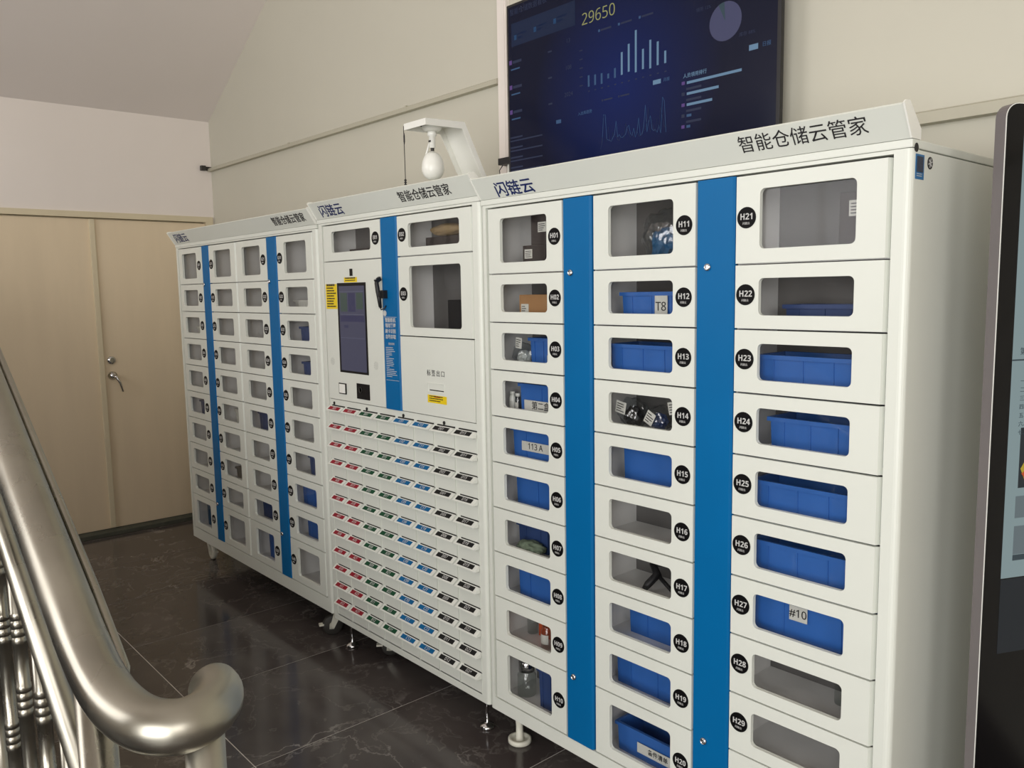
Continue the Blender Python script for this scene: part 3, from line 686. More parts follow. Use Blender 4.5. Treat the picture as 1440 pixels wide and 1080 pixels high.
def crumple(name, x, z, w_, h_, d_, m, label, cat, y=0.05, seed=1, amp=0.22, inner=None, cards=()):
    rs_ = random.Random(seed); b = bmesh.new(); bmesh.ops.create_icosphere(b, subdivisions=4, radius=1)
    from mathutils import noise
    for v in b.verts:
        n = noise.noise(v.co * 2.3 + Vector((seed * 3.1, 0, 0))) * amp + noise.noise(v.co * 6 + Vector((0, seed * 2.3, 0))) * amp * 0.45
        c = v.co * (1 + n); v.co = Vector((c.x * w_ / 2.3, c.y * d_ / 2.3, c.z * h_ / 2.3))
    mz = min(v.co.z for v in b.verts)
    for v in b.verts: v.co.z -= mz
    me = bpy.data.meshes.new(name); b.to_mesh(me); b.free()
    for p in me.polygons: p.use_smooth = True
    o = tag(obj(name, me, m, None, (x, y + d_ / 2, z + 0.0037)), label, cat)
    if inner:
        b = bmesh.new(); bmesh.ops.create_icosphere(b, subdivisions=3, radius=1)
        for v in b.verts:
            c = v.co * (1 + noise.noise(v.co * 4 + Vector((seed, 1, 0))) * 0.5); v.co = Vector((c.x * w_ / 3.8, c.y * d_ / 3.8, c.z * h_ / 3.8 + h_ * 0.36))
        me2 = bpy.data.meshes.new('bag_content'); b.to_mesh(me2); b.free()
        obj('bag_content', me2, inner, o, (x, y + d_ / 2, z + 0.0037))
    for cx, cz, cw, ch, rr in cards:
        mbb = MB(); mbb.box(-cw / 2, cw / 2, -0.0008, 0, -ch / 2, ch / 2)
        q = obj('paper_tag', mbb.mesh('paper_tag'), M_PAPER, o, (x + cx, y - 0.002, z + cz), (0, rr, 0))
        mbb = MB()
        for k in range(4): mbb.box(-cw * 0.4, cw * random.uniform(0, 0.4), -0.0012, -0.0008, -ch * 0.35 + k * ch * 0.2, -ch * 0.28 + k * ch * 0.2)
        obj('tag_print', mbb.mesh('tag_print'), M_TXTK, o, (x + cx, y - 0.002, z + cz), (0, rr, 0))
    return o
def jar(name, x, y, z, r, h, m, capm, label, cat='bottle', capr=0.8, caph=0.15, card=True):
    mb = MB(); hb_ = h * (1 - caph)
    mb.lathe([(r * 0.9, 0), (r, 0.003), (r, hb_ * 0.82), (r * 0.72, hb_ * 0.97), (r * 0.7, hb_)], (0, 0, 0), 20)
    o = tag(obj(name, mb.mesh(name), m, None, (x, y, z + 0.0037)), label, cat)
    mb = MB(); mb.lathe([(r * capr, hb_), (r * capr, h - 0.001), (r * capr * 0.94, h)], (0, 0, 0), 20); obj('cap', mb.mesh('cap'), capm, o, (x, y, z + 0.0037))
    if card:
        mb = MB(); n = 8
        vs = [((r + 0.0006) * math.sin(a), -(r + 0.0006) * math.cos(a), zz) for zz in (hb_ * 0.25, hb_ * 0.68) for a in [(-0.9 + 1.8 * k / n) for k in range(n + 1)]]
        mb.add(vs, [(k, k + 1, n + 2 + k, n + 1 + k) for k in range(n)]); obj('bottle_label', mb.mesh('bottle_label'), M_PAPER, o, (x, y, z + 0.0037))
    return o

# H01..H10 (first column)
box_thing('dark_carton', -1.915, zrow(0), 0.10, 0.082, 0.09, M_DKCARD, 'short dark carton with white tag at the bottom behind window H01', 'box', card=(0.026, 0.056, 0.034, 0.028))
box_thing('dark_carton', -1.875, zrow(0) + 0.0825, 0.10, 0.095, 0.09, M_DKCARD, 'upper dark carton with pale tag stacked behind window H01', 'box', card=(0.048, 0.052, 0.036, 0.030))
box_thing('cardboard_carton', -1.935, zrow(1), 0.19, 0.082, 0.10, M_CARD, 'brown cardboard carton with white tag behind window H02', 'box', card=(0.026, 0.036, 0.034, 0.034))
z = zrow(2)
crumple('plastic_bag', -1.958, z, 0.095, 0.085, 0.08, M_BAG, 'clear plastic bag of small parts beside the bin behind window H03', 'bag', seed=3, inner=M_LBL, cards=((0.02, 0.085, 0.028, 0.034, 0.1),))
bin_(-1.920, z, 0.165, 0.098, 'blue bin with green tag beside a clear bag behind window H03', card=(0.105, 0.028, 0.035, 0.035, '', 0.01), y=0.07, d_=0.11)
z = zrow(3)
for k, (dx, col_) in enumerate(((0.0, M_LBL), (0.026, M_CHROME))):
    jar('small_bottle', -1.988 + dx, 0.062, z, 0.011, 0.072 - 0.004 * k, M_LBL if k == 0 else M_BOTTLE, M_LBL, ['small white bottle beside the blue bin behind window H04', 'small clear bottle touching the blue bin behind window H04'][k])
bin_(-1.938, z, 0.205, 0.105, 'blue bin lettered with box number two behind window H04', ribs=1, card=(0.105, 0.037, 0.150, 0.034, '第二盒', 0.027), y=0.04)
bin_(-1.970, zrow(4), 0.240, 0.112, 'blue bin with a long white label 113 A behind window H05', ribs=2, card=(0.115, 0.058, 0.125, 0.030, '113 A', 0.026), y=0.035)
bin_(-1.975, zrow(5), 0.215, 0.108, 'plain blue bin with one seam behind window H06', ribs=1, y=0.05)
bin_(-1.995, zrow(6), 0.150, 0.086, 'dull dark blue bin behind window H07', ribs=2, m=M_BIND, y=0.075, d_=0.09)
crumple('cloth_bundle', -1.900, zrow(6), 0.13, 0.048, 0.07, mat('yellow_green_cloth', rgb(110, 124, 104), 0.8, noise=0.2, nscale=40), 'dull yellow green bundle in front of the dark bin behind window H07', 'bundle', y=0.02, seed=8)
bin_(-1.965, zrow(7), 0.220, 0.118, 'blue bin with a tall seam near its corner behind window H08', ribs=2, y=0.045)
z = zrow(8)
box_thing('orange_carton', -1.940, z, 0.10, 0.085, 0.05, M_ORANGE, 'orange red carton at the back behind window H09', 'box', y=0.12)
jar('clear_jar', -1.850, 0.075, z, 0.022, 0.085, M_BOTTLE, M_BOTTLE, 'clear jar with white tag standing behind window H09')
jar('clear_jar', -1.970, 0.12, z, 0.018, 0.085, M_BOTTLE, M_CHROME, 'slim clear jar beside the orange carton behind window H09', card=False)
z = zrow(9)
jar('metal_canister', -1.965, 0.085, z, 0.032, 0.120, M_BOTTLE, M_CHROME, 'round glass canister with metal lid behind window H10', 'jar', capr=0.85, caph=0.3, card=False)
bin_(-1.880, z, 0.115, 0.135, 'upright dark blue bin beside the glass canister behind window H10', ribs=3, y=0.05, d_=0.10, m=M_BIND)
# H11..H20
z = zrow(0)
crumple('plastic_bag', -1.405, z, 0.16, 0.165, 0.11, M_BAG, 'large shiny clear bag with teal contents behind window H11', 'bag', seed=5, inner=M_TEALB)
bin_(-1.312, z, 0.075, 0.090, 'small blue bin beside the large clear bag behind window H11', y=0.06, ribs=2, d_=0.09)
bin_(-1.520, zrow(1), 0.280, 0.086, 'blue bin with an upright handwritten tag T8 behind window H12', y=0.05, card=(0.145, 0.046, 0.042, 0.070, 'T8', 0.032))
bin_(-1.548, zrow(2), 0.308, 0.095, 'blue ribbed bin filling window H13', y=0.035, ribs=4)
z = zrow(3)
crumple('plastic_bag', -1.508, z, 0.10, 0.098, 0.09, M_BAG, 'clear bag of dark parts with tilted tag, nearest the hinge behind window H14', 'bag', seed=11, inner=M_BLACKM, cards=((-0.005, 0.070, 0.036, 0.034, 0.2),))
crumple('plastic_bag', -1.410, z, 0.085, 0.088, 0.08, M_BAG, 'clear bag of blue parts in the middle behind window H14', 'bag', seed=12, inner=M_BIND, cards=((0.0, 0.050, 0.030, 0.036, 0.5),))
crumple('plastic_bag', -1.318, z, 0.09, 0.092, 0.09, M_BAG, 'clear bag with greenish tag nearest the number disc behind window H14', 'bag', seed=14, inner=M_BACK, cards=((-0.012, 0.085, 0.034, 0.034, -0.2),))
bin_(-1.520, zrow(4), 0.285, 0.122, 'plain smooth blue bin without ribs behind window H15', y=0.055, ribs=0)
z = zrow(6)
mb = MB(); mb.tube([(-1.44, 0.10, z + 0.075), (-1.415, 0.09, z + 0.05), (-1.425, 0.06, z + 0.026), (-1.43, 0.05, z + 0.013)], [0.010, 0.013, 0.011, 0.008], 10)
mb.tube([(-1.44, 0.10, z + 0.075), (-1.40, 0.12, z + 0.085), (-1.34, 0.13, z + 0.085), (-1.27, 0.13, z + 0.080)], [0.011, 0.013, 0.014, 0.013], 10)
mb.tube([(-1.415, 0.09, z + 0.05), (-1.36, 0.085, z + 0.018), (-1.32, 0.09, z + 0.012)], [0.006, 0.006, 0.005], 8)
tag(obj('hand_tool', mb.mesh('hand_tool'), M_BLACKM), 'black hand tool with a bent grip lying behind window H17', 'tool')
bin_(-1.525, zrow(7), 0.262, 0.118, 'blue bin set back from the glass behind window H18', y=0.085, ribs=2, d_=0.10)
bin_(-1.550, zrow(8), 0.310, 0.118, 'blue bin with three bright seams behind window H19', y=0.058, ribs=3)
bin_(-1.540, zrow(9), 0.260, 0.088, 'open blue bin with a long white tag behind window H20', y=0.05, ribs=0, card=(0.16, 0.040, 0.15, 0.030, '备件清单', 0.018))
# H21..H30
z = zrow(0)
box_thing('black_carton', -0.893, z, 0.110, 0.145, 0.07, M_DKCARD, 'upright black carton with white tag behind window H21', 'box', y=0.06, card=(0.042, 0.110, 0.040, 0.034))
bin_(-1.05, zrow(1), 0.270, 0.052, 'low dark bin with faint blue top behind window H22', y=0.10, d_=0.08, m=M_BIND)
bin_(-1.083, zrow(2), 0.310, 0.086, 'blue ribbed bin filling the width of window H23', y=0.040, ribs=4)
bin_(-1.055, zrow(3), 0.280, 0.088, 'blue bin set off the side wall behind window H24', y=0.050, ribs=4)
bin_(-1.090, zrow(4), 0.320, 0.085, 'blue bin with four seams behind window H25', y=0.035, ribs=4)
bin_(-1.088, zrow(5), 0.318, 0.087, 'blue bin with a dark smudge behind window H26', y=0.038, ribs=4)
bin_(-1.085, zrow(6), 0.315, 0.130, 'plain blue bin with a square tag 10 behind window H27', y=0.040, ribs=2, card=(0.128, 0.078, 0.046, 0.036, '#10', 0.026))
z = zrow(7)
jar('clear_bottle', -0.890, 0.135, z, 0.018, 0.095, M_BOTTLE, M_LBL, 'clear bottle at the back behind window H28', card=False)
jar('clear_bottle', -0.842, 0.090, z, 0.020, 0.100, M_BOTTLE, M_LBL, 'clear bottle with white tag near the glass behind window H28')
# far cabinet
def lz(r): return LROWS[r + 1]
for c, r, dx, w_, h_, m_, lab in (
        (3, 1, 0.10, 0.20, 0.055, M_PAPER, 'pale low bin behind the second window of the far cabinet, last column'),
        (3, 2, 0.14, 0.17, 0.085, M_BIND, 'dark blue bin behind the third window of the far cabinet, last column'),
        (3, 3, 0.15, 0.17, 0.075, M_BIND, 'dark blue bin behind the fourth window of the far cabinet, last column'),
        (3, 6, 0.17, 0.15, 0.090, M_BIND, 'dark blue bin behind the seventh window of the far cabinet, last column'),
        (3, 7, 0.08, 0.24, 0.115, M_BIN, 'bright blue bin behind the eighth window of the far cabinet, last column'),
        (3, 8, 0.12, 0.20, 0.115, M_BIN, 'bright blue bin behind the ninth window of the far cabinet, last column'),
        (2, 5, 0.10, 0.20, 0.095, M_BIND, 'blue bin with white tag behind the sixth window, third column of the far cabinet'),
        (2, 8, 0.08, 0.24, 0.100, M_BIND, 'dark blue bin behind the ninth window, third column of the far cabinet'),
        (2, 9, 0.14, 0.18, 0.150, M_BIN, 'tall blue bin behind the lowest window, third column of the far cabinet'),
        (0, 5, 0.10, 0.20, 0.085, M_BIND, 'dark bin behind the sixth window, first column of the far cabinet'),
        (0, 9, 0.10, 0.20, 0.150, M_TEALB, 'teal bin behind the lowest window, first column of the far cabinet'),
        (1, 5, 0.15, 0.14, 0.080, M_PAPER, 'pale bin behind the sixth window, second column of the far cabinet'),
        (1, 7, 0.12, 0.18, 0.060, M_BACK, 'grey bin behind the eighth window, second column of the far cabinet'),
        (0, 2, 0.12, 0.17, 0.060, M_PAPER, 'pale bin behind the third window, first column of the far cabinet')):
    bin_(LC[c][0] + max(dx - 0.075, 0.012), lz(r), w_, h_, lab, y=0.06, d_=0.11, m=m_, ribs=3, card=(w_ * 0.7, h_ * 0.55, 0.05, 0.04, '', 0.01) if (c, r) == (2, 5) else None)
box_thing('dark_carton', LC[2][0] + 0.12, lz(0), 0.2, 0.15, 0.09, M_DKCARD, 'dark carton behind the top window, third column of the far cabinet', 'box', y=0.08)
box_thing('brown_carton', LC[1][0] + 0.14, lz(9), 0.17, 0.15, 0.09, M_DKCARD, 'brown carton behind the lowest window, second column of the far cabinet', 'box', y=0.06)
# middle cabinet
box_thing('dark_carton', -2.430, 1.672, 0.30, 0.060, 0.09, M_DKCARD, 'flat dark carton under a tan bundle behind window E02', 'box', y=0.05)
crumple('paper_bundle', -2.345, 1.672 + 0.0602, 0.22, 0.052, 0.08, mat('tan_paper', rgb(150, 128, 92), 0.8, noise=0.08, nscale=30), 'tan paper bundle lying on the dark carton behind window E02', 'bundle', seed=21, amp=0.12)
box_thing('dark_carton', -2.975, 1.672, 0.20, 0.045, 0.08, M_DKCARD, 'low dark carton behind window E01', 'box', y=0.06)
box_thing('black_case', -2.335, 1.385, 0.185, 0.125, 0.06, M_BLACKM, 'black case standing in the corner behind window E03', 'case', y=0.07)

# ------------------------------------------------------------------ hand scanner on its holder
mb = MB()
mb.tube([(-2.645, -0.020, 1.598), (-2.644, -0.026, 1.580), (-2.641, -0.024, 1.550), (-2.638, -0.021, 1.520), (-2.636, -0.018, 1.486)], [0.004, 0.008, 0.0085, 0.0075, 0.006], 12)
mb.prism([(-0.026, 1.578), (-0.034, 1.590), (-0.014, 1.603), (-0.008, 1.590)], 'x', -2.651, -2.636)
hs_ = tag(obj('hand_scanner', mb.mesh('hand_scanner'), M_BLACKM), 'black hand scanner hanging on the blue strip beside the touchscreen', 'scanner')
mb = MB(); mb.box(-2.628, -2.608, -0.022, -0.0035, 1.522, 1.552); mb.box(-2.642, -2.620, -0.028, -0.018, 1.528, 1.546)
obj('holder', mb.mesh('holder'), M_BLACKM, hs_)
mb = MB(); mb.tube([(-2.636, -0.018, 1.488), (-2.632, -0.018, 1.480), (-2.622, -0.010, 1.484), (-2.618, -0.0035, 1.495)], 0.0025, 8); obj('coil_cord', mb.mesh('coil_cord'), M_BLACKM, hs_)
for zz in (1.597, 1.489):
    mb = MB(); mb.lathe([(0.003, 0), (0.003, -0.001)], (-2.643 if zz > 1.55 else -2.636, -0.030 if zz > 1.55 else -0.024, zz - 0.002), 10, axis='y'); obj('status_dot', mb.mesh('status_dot'), M_TXTW, hs_)

# ------------------------------------------------------------------ bracket and camera on the middle cabinet
bx0, bx1 = -2.466, -2.336
t = 0.002
mb = MB()
path = [(-0.002, 2.131), (0.165, 2.137), (0.318, 1.850), (0.36, 1.850)]
def off(pts, d): return [(p[0], p[1] - d) for p in pts]
mb.prism(path + off(path, 0.003)[::-1], 'x', bx0 + 0.003, bx1 - 0.003)
for xx in (bx0, bx1 - 0.003):
    mb.prism([(-0.002, 2.131), (0.165, 2.137), (0.318, 1.850), (0.298, 1.850), (0.153, 2.113), (-0.002, 2.109)], 'x', xx, xx + 0.003)
mb.prism([(-0.0045, 2.131), (-0.0045, 2.109), (-0.002, 2.109), (-0.002, 2.131)], 'x', bx0, bx1)
br = tag(obj('camera_bracket', mb.mesh('camera_bracket'), M_EDGE, None, (0, 0, -0.0005)), 'white bent sheet metal arm standing on top of the middle cabinet', 'bracket')
cx_, cy_ = -2.402, 0.070
mb = MB(); mb.lathe([(0.036, 2.1265), (0.038, 2.120), (0.030, 2.107), (0.020, 2.102)], (cx_, cy_, 0), 26)
cm = tag(obj('security_camera', mb.mesh('camera_base'), M_EDGE), 'white egg-shaped security camera hanging from the bent arm', 'camera')
mb = MB(); mb.lathe([(0.016, 2.103), (0.016, 2.088), (0.0115, 2.086), (0.0105, 2.048), (0.008, 2.046)], (cx_, cy_, 0), 18); obj('stem', mb.mesh('stem'), M_EDGE, cm)
mb = MB(); mb.lathe([(0.0065, 2.048), (0.0065, 2.034)], (cx_, cy_, 0), 14); obj('joint', mb.mesh('joint'), M_RUBBER, cm)
mb = MB(); prof = [(0.006, 2.036), (0.014, 2.030)]
for k in range(1, 11):
    a = PI * k / 10 * 0.5 ; prof.append((0.014 + 0.026 * math.sin(a), 2.030 - 0.050 * (1 - math.cos(a)) - 0.006 * k / 10))
for k in range(1, 9):
    a = PI / 2 * k / 8; prof.append((max(0.040 * math.cos(a), 0.001), 1.974 - 0.040 * math.sin(a)))
mb.lathe(prof, (cx_, cy_, 0), 28); obj('camera_body', mb.mesh('camera_body'), M_EDGE, cm)
mb = MB(); mb.tube([(cx_ - 0.010, cy_, 2.078), (cx_ - 0.056, cy_ - 0.004, 1.985)], [0.0035, 0.0045], 10); obj('stub_aerial', mb.mesh('stub_aerial'), M_EDGE, cm)
mb = MB(); mb.box(cx_ - 0.006, cx_ + 0.006, cy_ - 0.0122, cy_ - 0.0108, 2.066, 2.072); obj('camera_mark', mb.mesh('camera_mark'), M_TXTK, cm)
mb = MB(); mb.lathe([(0.004, 0), (0.004, -0.002)], (cx_ - 0.012, cy_ - 0.0365, 2.121), 10, axis='y'); obj('screw', mb.mesh('screw'), M_SEAM, cm)
mb = MB(); ax_, ay_ = -2.560, 0.06
mb.tube([(ax_, ay_, 1.8465), (ax_, ay_, 1.99), (ax_ - 0.002, ay_, 2.145)], [0.0022, 0.0014, 0.0014], 8)
for k in range(7): mb.lathe([(0.0022, 0), (0.0055, 0.004), (0.0022, 0.008)], (ax_, ay_, 1.90 + k * 0.008), 10)
mb.lathe([(0.012, 0), (0.012, 0.01), (0.004, 0.016)], (ax_, ay_, 1.8465), 14); mb.lathe([(0.0015, 0), (0.003, 0.01), (0.003, 0.03), (0.0015, 0.04)], (ax_, ay_, 2.08), 10)
tag(obj('whip_aerial', mb.mesh('whip_aerial'), M_BLACKM), 'thin black whip aerial standing on the middle cabinet', 'aerial')

# ------------------------------------------------------------------ wall screen
TX0, TX1, TZ0, TZ1, TY = -2.505, -1.317, 1.955, 2.643, 0.52
tv = tag(obj('wall_screen', boxm('wall_screen', TX0, TX1, TY, TY + 0.018, TZ0, TZ1, 0.003), M_BLACKM), 'large dark wall-mounted screen showing a blue dashboard above the cabinets', 'screen')
obj('wall_mount', boxm('wall_mount', TX0 + 0.35, TX1 - 0.35, TY + 0.018, YB, TZ0 + 0.15, TZ1 - 0.15), M_BLACKM, tv)
def em(name, r, g, b, e=1.0): return mat(name, rgb(r, g, b), 0.15, emit=e, spec=0.12)
def tv_bg():
    m = bpy.data.materials.new('dashboard_glow'); m.use_nodes = True; nt = m.node_tree; b = nt.nodes['Principled BSDF']
    b.inputs['Base Color'].default_value = (0.004, 0.005, 0.01, 1); b.inputs['Roughness'].default_value = 0.12; b.inputs['Specular IOR Level'].default_value = 0.12
    g = nt.nodes.new('ShaderNodeTexGradient'); g.gradient_type = 'SPHERICAL'
    tc = nt.nodes.new('ShaderNodeTexCoord'); mp = nt.nodes.new('ShaderNodeMapping')
    mp.inputs['Location'].default_value = (1.93 / 0.42, 0, -2.24 / 0.42); mp.inputs['Scale'].default_value = (1 / 0.42, 0, 1 / 0.42)
    nt.links.new(tc.outputs['Object'], mp.inputs['Vector']); nt.links.new(mp.outputs['Vector'], g.inputs['Vector'])
    r = nt.nodes.new('ShaderNodeValToRGB'); r.color_ramp.elements[0].color = rgb(12, 14, 32); r.color_ramp.elements[1].color = rgb(10, 28, 84)
    nt.links.new(g.outputs['Fac'], r.inputs['Fac']); nt.links.new(r.outputs['Color'], b.inputs['Emission Color']); b.inputs['Emission Strength'].default_value = 0.9
    return m
flat('display', TX0 + 0.010, TX1 - 0.012, TZ0 + 0.012, TZ1 - 0.010, TY, tv_bg(), tv, 0.0004)
E1 = em('dash_light', 108, 140, 168, 0.8); E2 = em('dash_mid', 58, 88, 124, 0.8); E3 = em('dash_dim', 44, 52, 78, 0.7); E4 = em('dash_number', 150, 150, 96, 0.85); E5 = em('dash_pie', 72, 74, 104, 0.8); E6 = em('dash_panel', 14, 30, 58, 0.9); E7 = em('dash_violet', 84, 60, 116); E8 = em('dash_slice', 48, 66, 74)
TYF = TY - 0.0006
def T(xx, zz): return xx * 1.0091, 1.544 + (zz - 1.544) * 1.0091
def tflat(name, x0, x1, z0, z1, m):
    a, c = T(x0, z0); b_, d = T(x1, z1); return flat(name, a, b_, c, d, TYF, m, tv, 0.0003)
x, z = T(-2.005, 2.482); text('dashboard_number', plain_sans('29650'), 0.056, E4, tv, (x, TYF - 0.0004, z), bold=-0.0004)
hs = [60, 55, 55, 25, 50, 115, 140, 210, 100, 140, 115, 60]; zb = [2.252, 2.252, 2.250, 2.262, 2.258, 2.262, 2.266, 2.258, 2.262, 2.258, 2.262, 2.262]
for k, h in enumerate(hs):
    xx = -2.055 + 0.0305 * k; tflat('chart_bar', xx, xx + 0.008, zb[k], zb[k] + h * 0.00064, E1 if k > 4 else E2)
for k in range(12): tflat('axis_mark', -2.054 + 0.0305 * k, -2.046 + 0.0305 * k, 2.234, 2.238, E3)
for k in range(5): tflat('axis_mark', -2.095, -2.080, 2.26 + 0.03 * k, 2.264 + 0.03 * k, E3)
for k, xx in enumerate((-2.005, -1.915, -1.825)):
    tflat('legend_dot', xx, xx + 0.008, 2.425, 2.433, E2); tflat('legend_text', xx + 0.012, xx + 0.060, 2.426, 2.432, E3)
tflat('toggle_pill', -1.765, -1.733, 2.203, 2.217, E1); tflat('toggle_pill', -1.408, -1.378, 2.232, 2.248, E1)
x, z = T(-1.350, 2.240); text('dashboard_text', '日报', 0.015, E2, tv, (x, TYF - 0.0004, z)); x, z = T(-1.710, 2.210); text('dashboard_text', '月报', 0.013, E2, tv, (x, TYF - 0.0004, z))
px_, pz_ = T(-1.491, 2.336)
mb = MB(); mb.lathe([(0.057, 0), (0.057, -0.0004)], (px_, TYF, pz_), 40, axis='y'); obj('pie_chart', mb.mesh('pie_chart'), E5, tv)
mb = MB(); mb.add([(px_, TYF - 0.0008, pz_)] + [(px_ + 0.057 * math.cos(a), TYF - 0.0008, pz_ + 0.057 * math.sin(a)) for a in (PI * 0.52, PI * 0.56, PI * 0.6, PI * 0.64)], [(0, 1, 2), (0, 2, 3), (0, 3, 4)]); obj('pie_slice', mb.mesh('pie_slice', False), E8, tv)
x, z = T(-1.570, 2.392); text('dashboard_text', '领用 12%', 0.014, E3, tv, (x, TYF - 0.0004, z)); x, z = T(-1.415, 2.284); text('dashboard_text', '库存 88%', 0.014, E3, tv, (x, TYF - 0.0004, z))
x, z = T(-1.600, 2.205); text('dashboard_text', '人员领用排行', 0.015, E1, tv, (x, TYF - 0.0004, z))
for k, ln in enumerate((0.198, 0.118, 0.095, 0.018, 0.014)):
    zz = 2.184 - 0.0335 * k; tflat('ranking_bar', -1.630, -1.630 + ln, zz - 0.004, zz + 0.004, E1 if k < 3 else E2)
    tflat('ranking_mark', -1.650, -1.638, zz - 0.004, zz + 0.006, E7 if k % 2 == 0 else E3)
    if k: tflat('ranking_text', -1.632, -1.575, zz + 0.011, zz + 0.018, E3)
rs2 = random.Random(4)
for q, m_ in enumerate((E2, E3)):
    pts = []; x0_ = -1.995
    for k in range(41):
        base = 2.045 + 0.02 * rs2.random() + (0.10 if (k + q) % 7 == 3 else 0.05 if (k + q) % 3 == 0 else 0) * rs2.random()
        if q == 0 and k in (2, 28, 39): base = 2.145
        if k in (0,): base = 2.03
        a, c = T(x0_ + 0.0071 * k, base); pts.append((a, TYF - 0.0006 - q * 0.0002, c))
    mb = MB(); mb.tube(pts, 0.0007, 5); obj('line_chart', mb.mesh('line_chart'), m_, tv)
for k, xx in enumerate((-1.990, -1.915)): tflat('legend_dot', xx, xx + 0.006, 2.190, 2.197, E3); tflat('legend_text', xx + 0.01, xx + 0.05, 2.191, 2.196, E3)
tflat('header_panel', -2.455, -2.115, 2.475, 2.560, E6)
x, z = T(-2.36, 2.60); text('dashboard_text', '智能仓储数据看板', 0.026, E3, tv, (x, TYF - 0.0004, z))
for k, xx in enumerate((-2.440, -2.330, -2.225)):
    tflat('header_icon', xx, xx + 0.014, 2.497 + 0.004 * k, 2.515 + 0.004 * k, E2); tflat('header_text', xx + 0.020, xx + 0.070, 2.512 + 0.004 * k, 2.518 + 0.004 * k, E3); tflat('header_text', xx + 0.020, xx + 0.045, 2.498 + 0.004 * k, 2.506 + 0.004 * k, E3)
for k in range(3):
    zz = 2.410 - 0.093 * k
    tflat('list_icon', -2.470, -2.455, zz, zz + 0.016, E7); tflat('list_text', -2.450, -2.400, zz + 0.002, zz + 0.012, E3); tflat('list_line', -2.460, -2.410, zz - 0.022, zz - 0.017, E2)
    x, z = T(-2.150, zz + 0.02); text('dashboard_text', ('13', '108', '2024')[k], 0.022, E3, tv, (x, TYF - 0.0004, z)); tflat('list_text', -2.255, -2.235, zz, zz + 0.006, E3)
for k in range(4):
    zz = 2.120 - 0.038 * k
    tflat('ranking_bar', -2.470, -2.290, zz, zz + 0.005, E3); tflat('ranking_text', -2.470, -2.400, zz + 0.012, zz + 0.018, E3)
tflat('toggle_pill', -2.215, -2.190, 2.150, 2.163, E2); x, z = T(-2.07, 2.166); text('dashboard_text', '入出库趋势', 0.014, E2, tv, (x, TYF - 0.0004, z))
mb = MB(); 
cx2, cz2 = T(-1.855, 2.520)
mb.tube([(cx2 + 0.024 * math.cos(2 * PI * k / 30), TYF - 0.0006, cz2 + 0.024 * math.sin(2 * PI * k / 30)) for k in range(31)], 0.0022, 6); obj('ring_gauge', mb.mesh('ring_gauge'), E2, tv)
mb = MB(); cx2, cz2 = T(-1.775, 2.520)
mb.tube([(cx2 + 0.024 * math.cos(2 * PI * k / 30), TYF - 0.0006, cz2 + 0.024 * math.sin(2 * PI * k / 30)) for k in range(31)], 0.0022, 6); obj('ring_gauge', mb.mesh('ring_gauge'), E2, tv)
# black box by the screen's lower corner
mb = MB(); mb.box(-2.60, -2.47, 0.545, 0.600, 2.052, 2.078); sb = tag(obj('set_top_box', mb.mesh('set_top_box'), M_BLACKM), 'small black box with a thin cable at the lower corner of the wall screen', 'box')
mb = MB(); mb.tube([(-2.588, 0.56, 2.052), (-2.592, 0.545, 2.03), (-2.585, 0.545, 1.99), (-2.58, 0.57, 1.95)], 0.002, 6); obj('cable', mb.mesh('cable'), M_BLACKM, sb)
mb = MB(); mb.box(-2.56, -2.50, 0.56, YB, 1.985, 2.0515); mb.box(-2.55, -2.51, 0.558, 0.56, 2.00, 2.04)
tag(obj('adapter_box', mb.mesh('adapter_box'), M_LBL), 'white adapter box under the small black box beside the wall screen', 'box')

# ------------------------------------------------------------------ standing kiosk
K0 = Vector((-0.5825, 0.0992, 0)); kd = Vector((0.44, 0.90, 0)).normalized(); kn = Vector((kd.y, -kd.x, 0))
krot = math.atan2(kd.y, kd.x)          # local +x along the face, local -y towards the viewer
K = bpy.data.objects.new('display_kiosk', None); COL.objects.link(K); K.location = K0; K.rotation_euler = (0, 0, krot); WL[K.name] = Vector((0, 0, 0))
tag(K, 'tall black-framed standing display kiosk with grey metal side beside the H lockers', 'kiosk')
KW, KH, KT = 0.46, 1.888, 0.026
def kprof(x0, x1, z0, z1, r, y0, y1, nm):
    mb = MB(); mb.prism(rrect(x0, x1, z0, z1, r, 6), 'y', y0, y1); return mb.mesh(nm)
obj('casing', kprof(0.0, KW, 0.10, KH, 0.028, 0.002, KT, 'casing'), M_KSIDE, K)
obj('bright_edge', kprof(0.0003, KW - 0.0003, 0.1003, KH - 0.0003, 0.028, 0.0008, 0.0020, 'bright_edge'), M_EDGE, K)
obj('glass_front', kprof(0.0018, KW - 0.0018, 0.102, KH - 0.0018, 0.026, -0.0006, 0.0008, 'glass_front'), M_BLACK, K)
obj('pedestal', boxm('pedestal', 0.04, KW - 0.04, -0.012, 0.055, 0.0, 0.10, 0.004), M_BLACKM, K)
obj('foot_plate', boxm('foot_plate', 0.01, KW - 0.01, -0.05, 0.048, 0.0, 0.018, 0.004), M_BLACKM, K)
P1 = em('page_teal', 132, 150, 152, 0.85); P2 = em('page_line', 60, 74, 80, 0.7); P3 = em('page_dark', 38, 46, 50, 0.7); P4 = em('page_grey', 104, 116, 120, 0.8); P5 = em('page_yellow', 184, 160, 50, 0.8); P6 = em('page_orange', 190, 84, 40, 0.8); P7 = em('page_slate', 34, 40, 44, 0.6)
def kf(nm, x0, x1, z0, z1, m, lay=0): return obj(nm, boxm(nm, x0, x1, -0.0010 - 0.0003 * lay, -0.0007 - 0.0003 * lay, z0, z1), m, K)
kf('page', 0.043, KW - 0.043, 0.936, 1.835, P1); kf('page_footer', 0.043, KW - 0.043, 0.774, 0.934, P7)
kf('page_rule', 0.043, KW - 0.043, 1.387, 1.390, P2, 1)
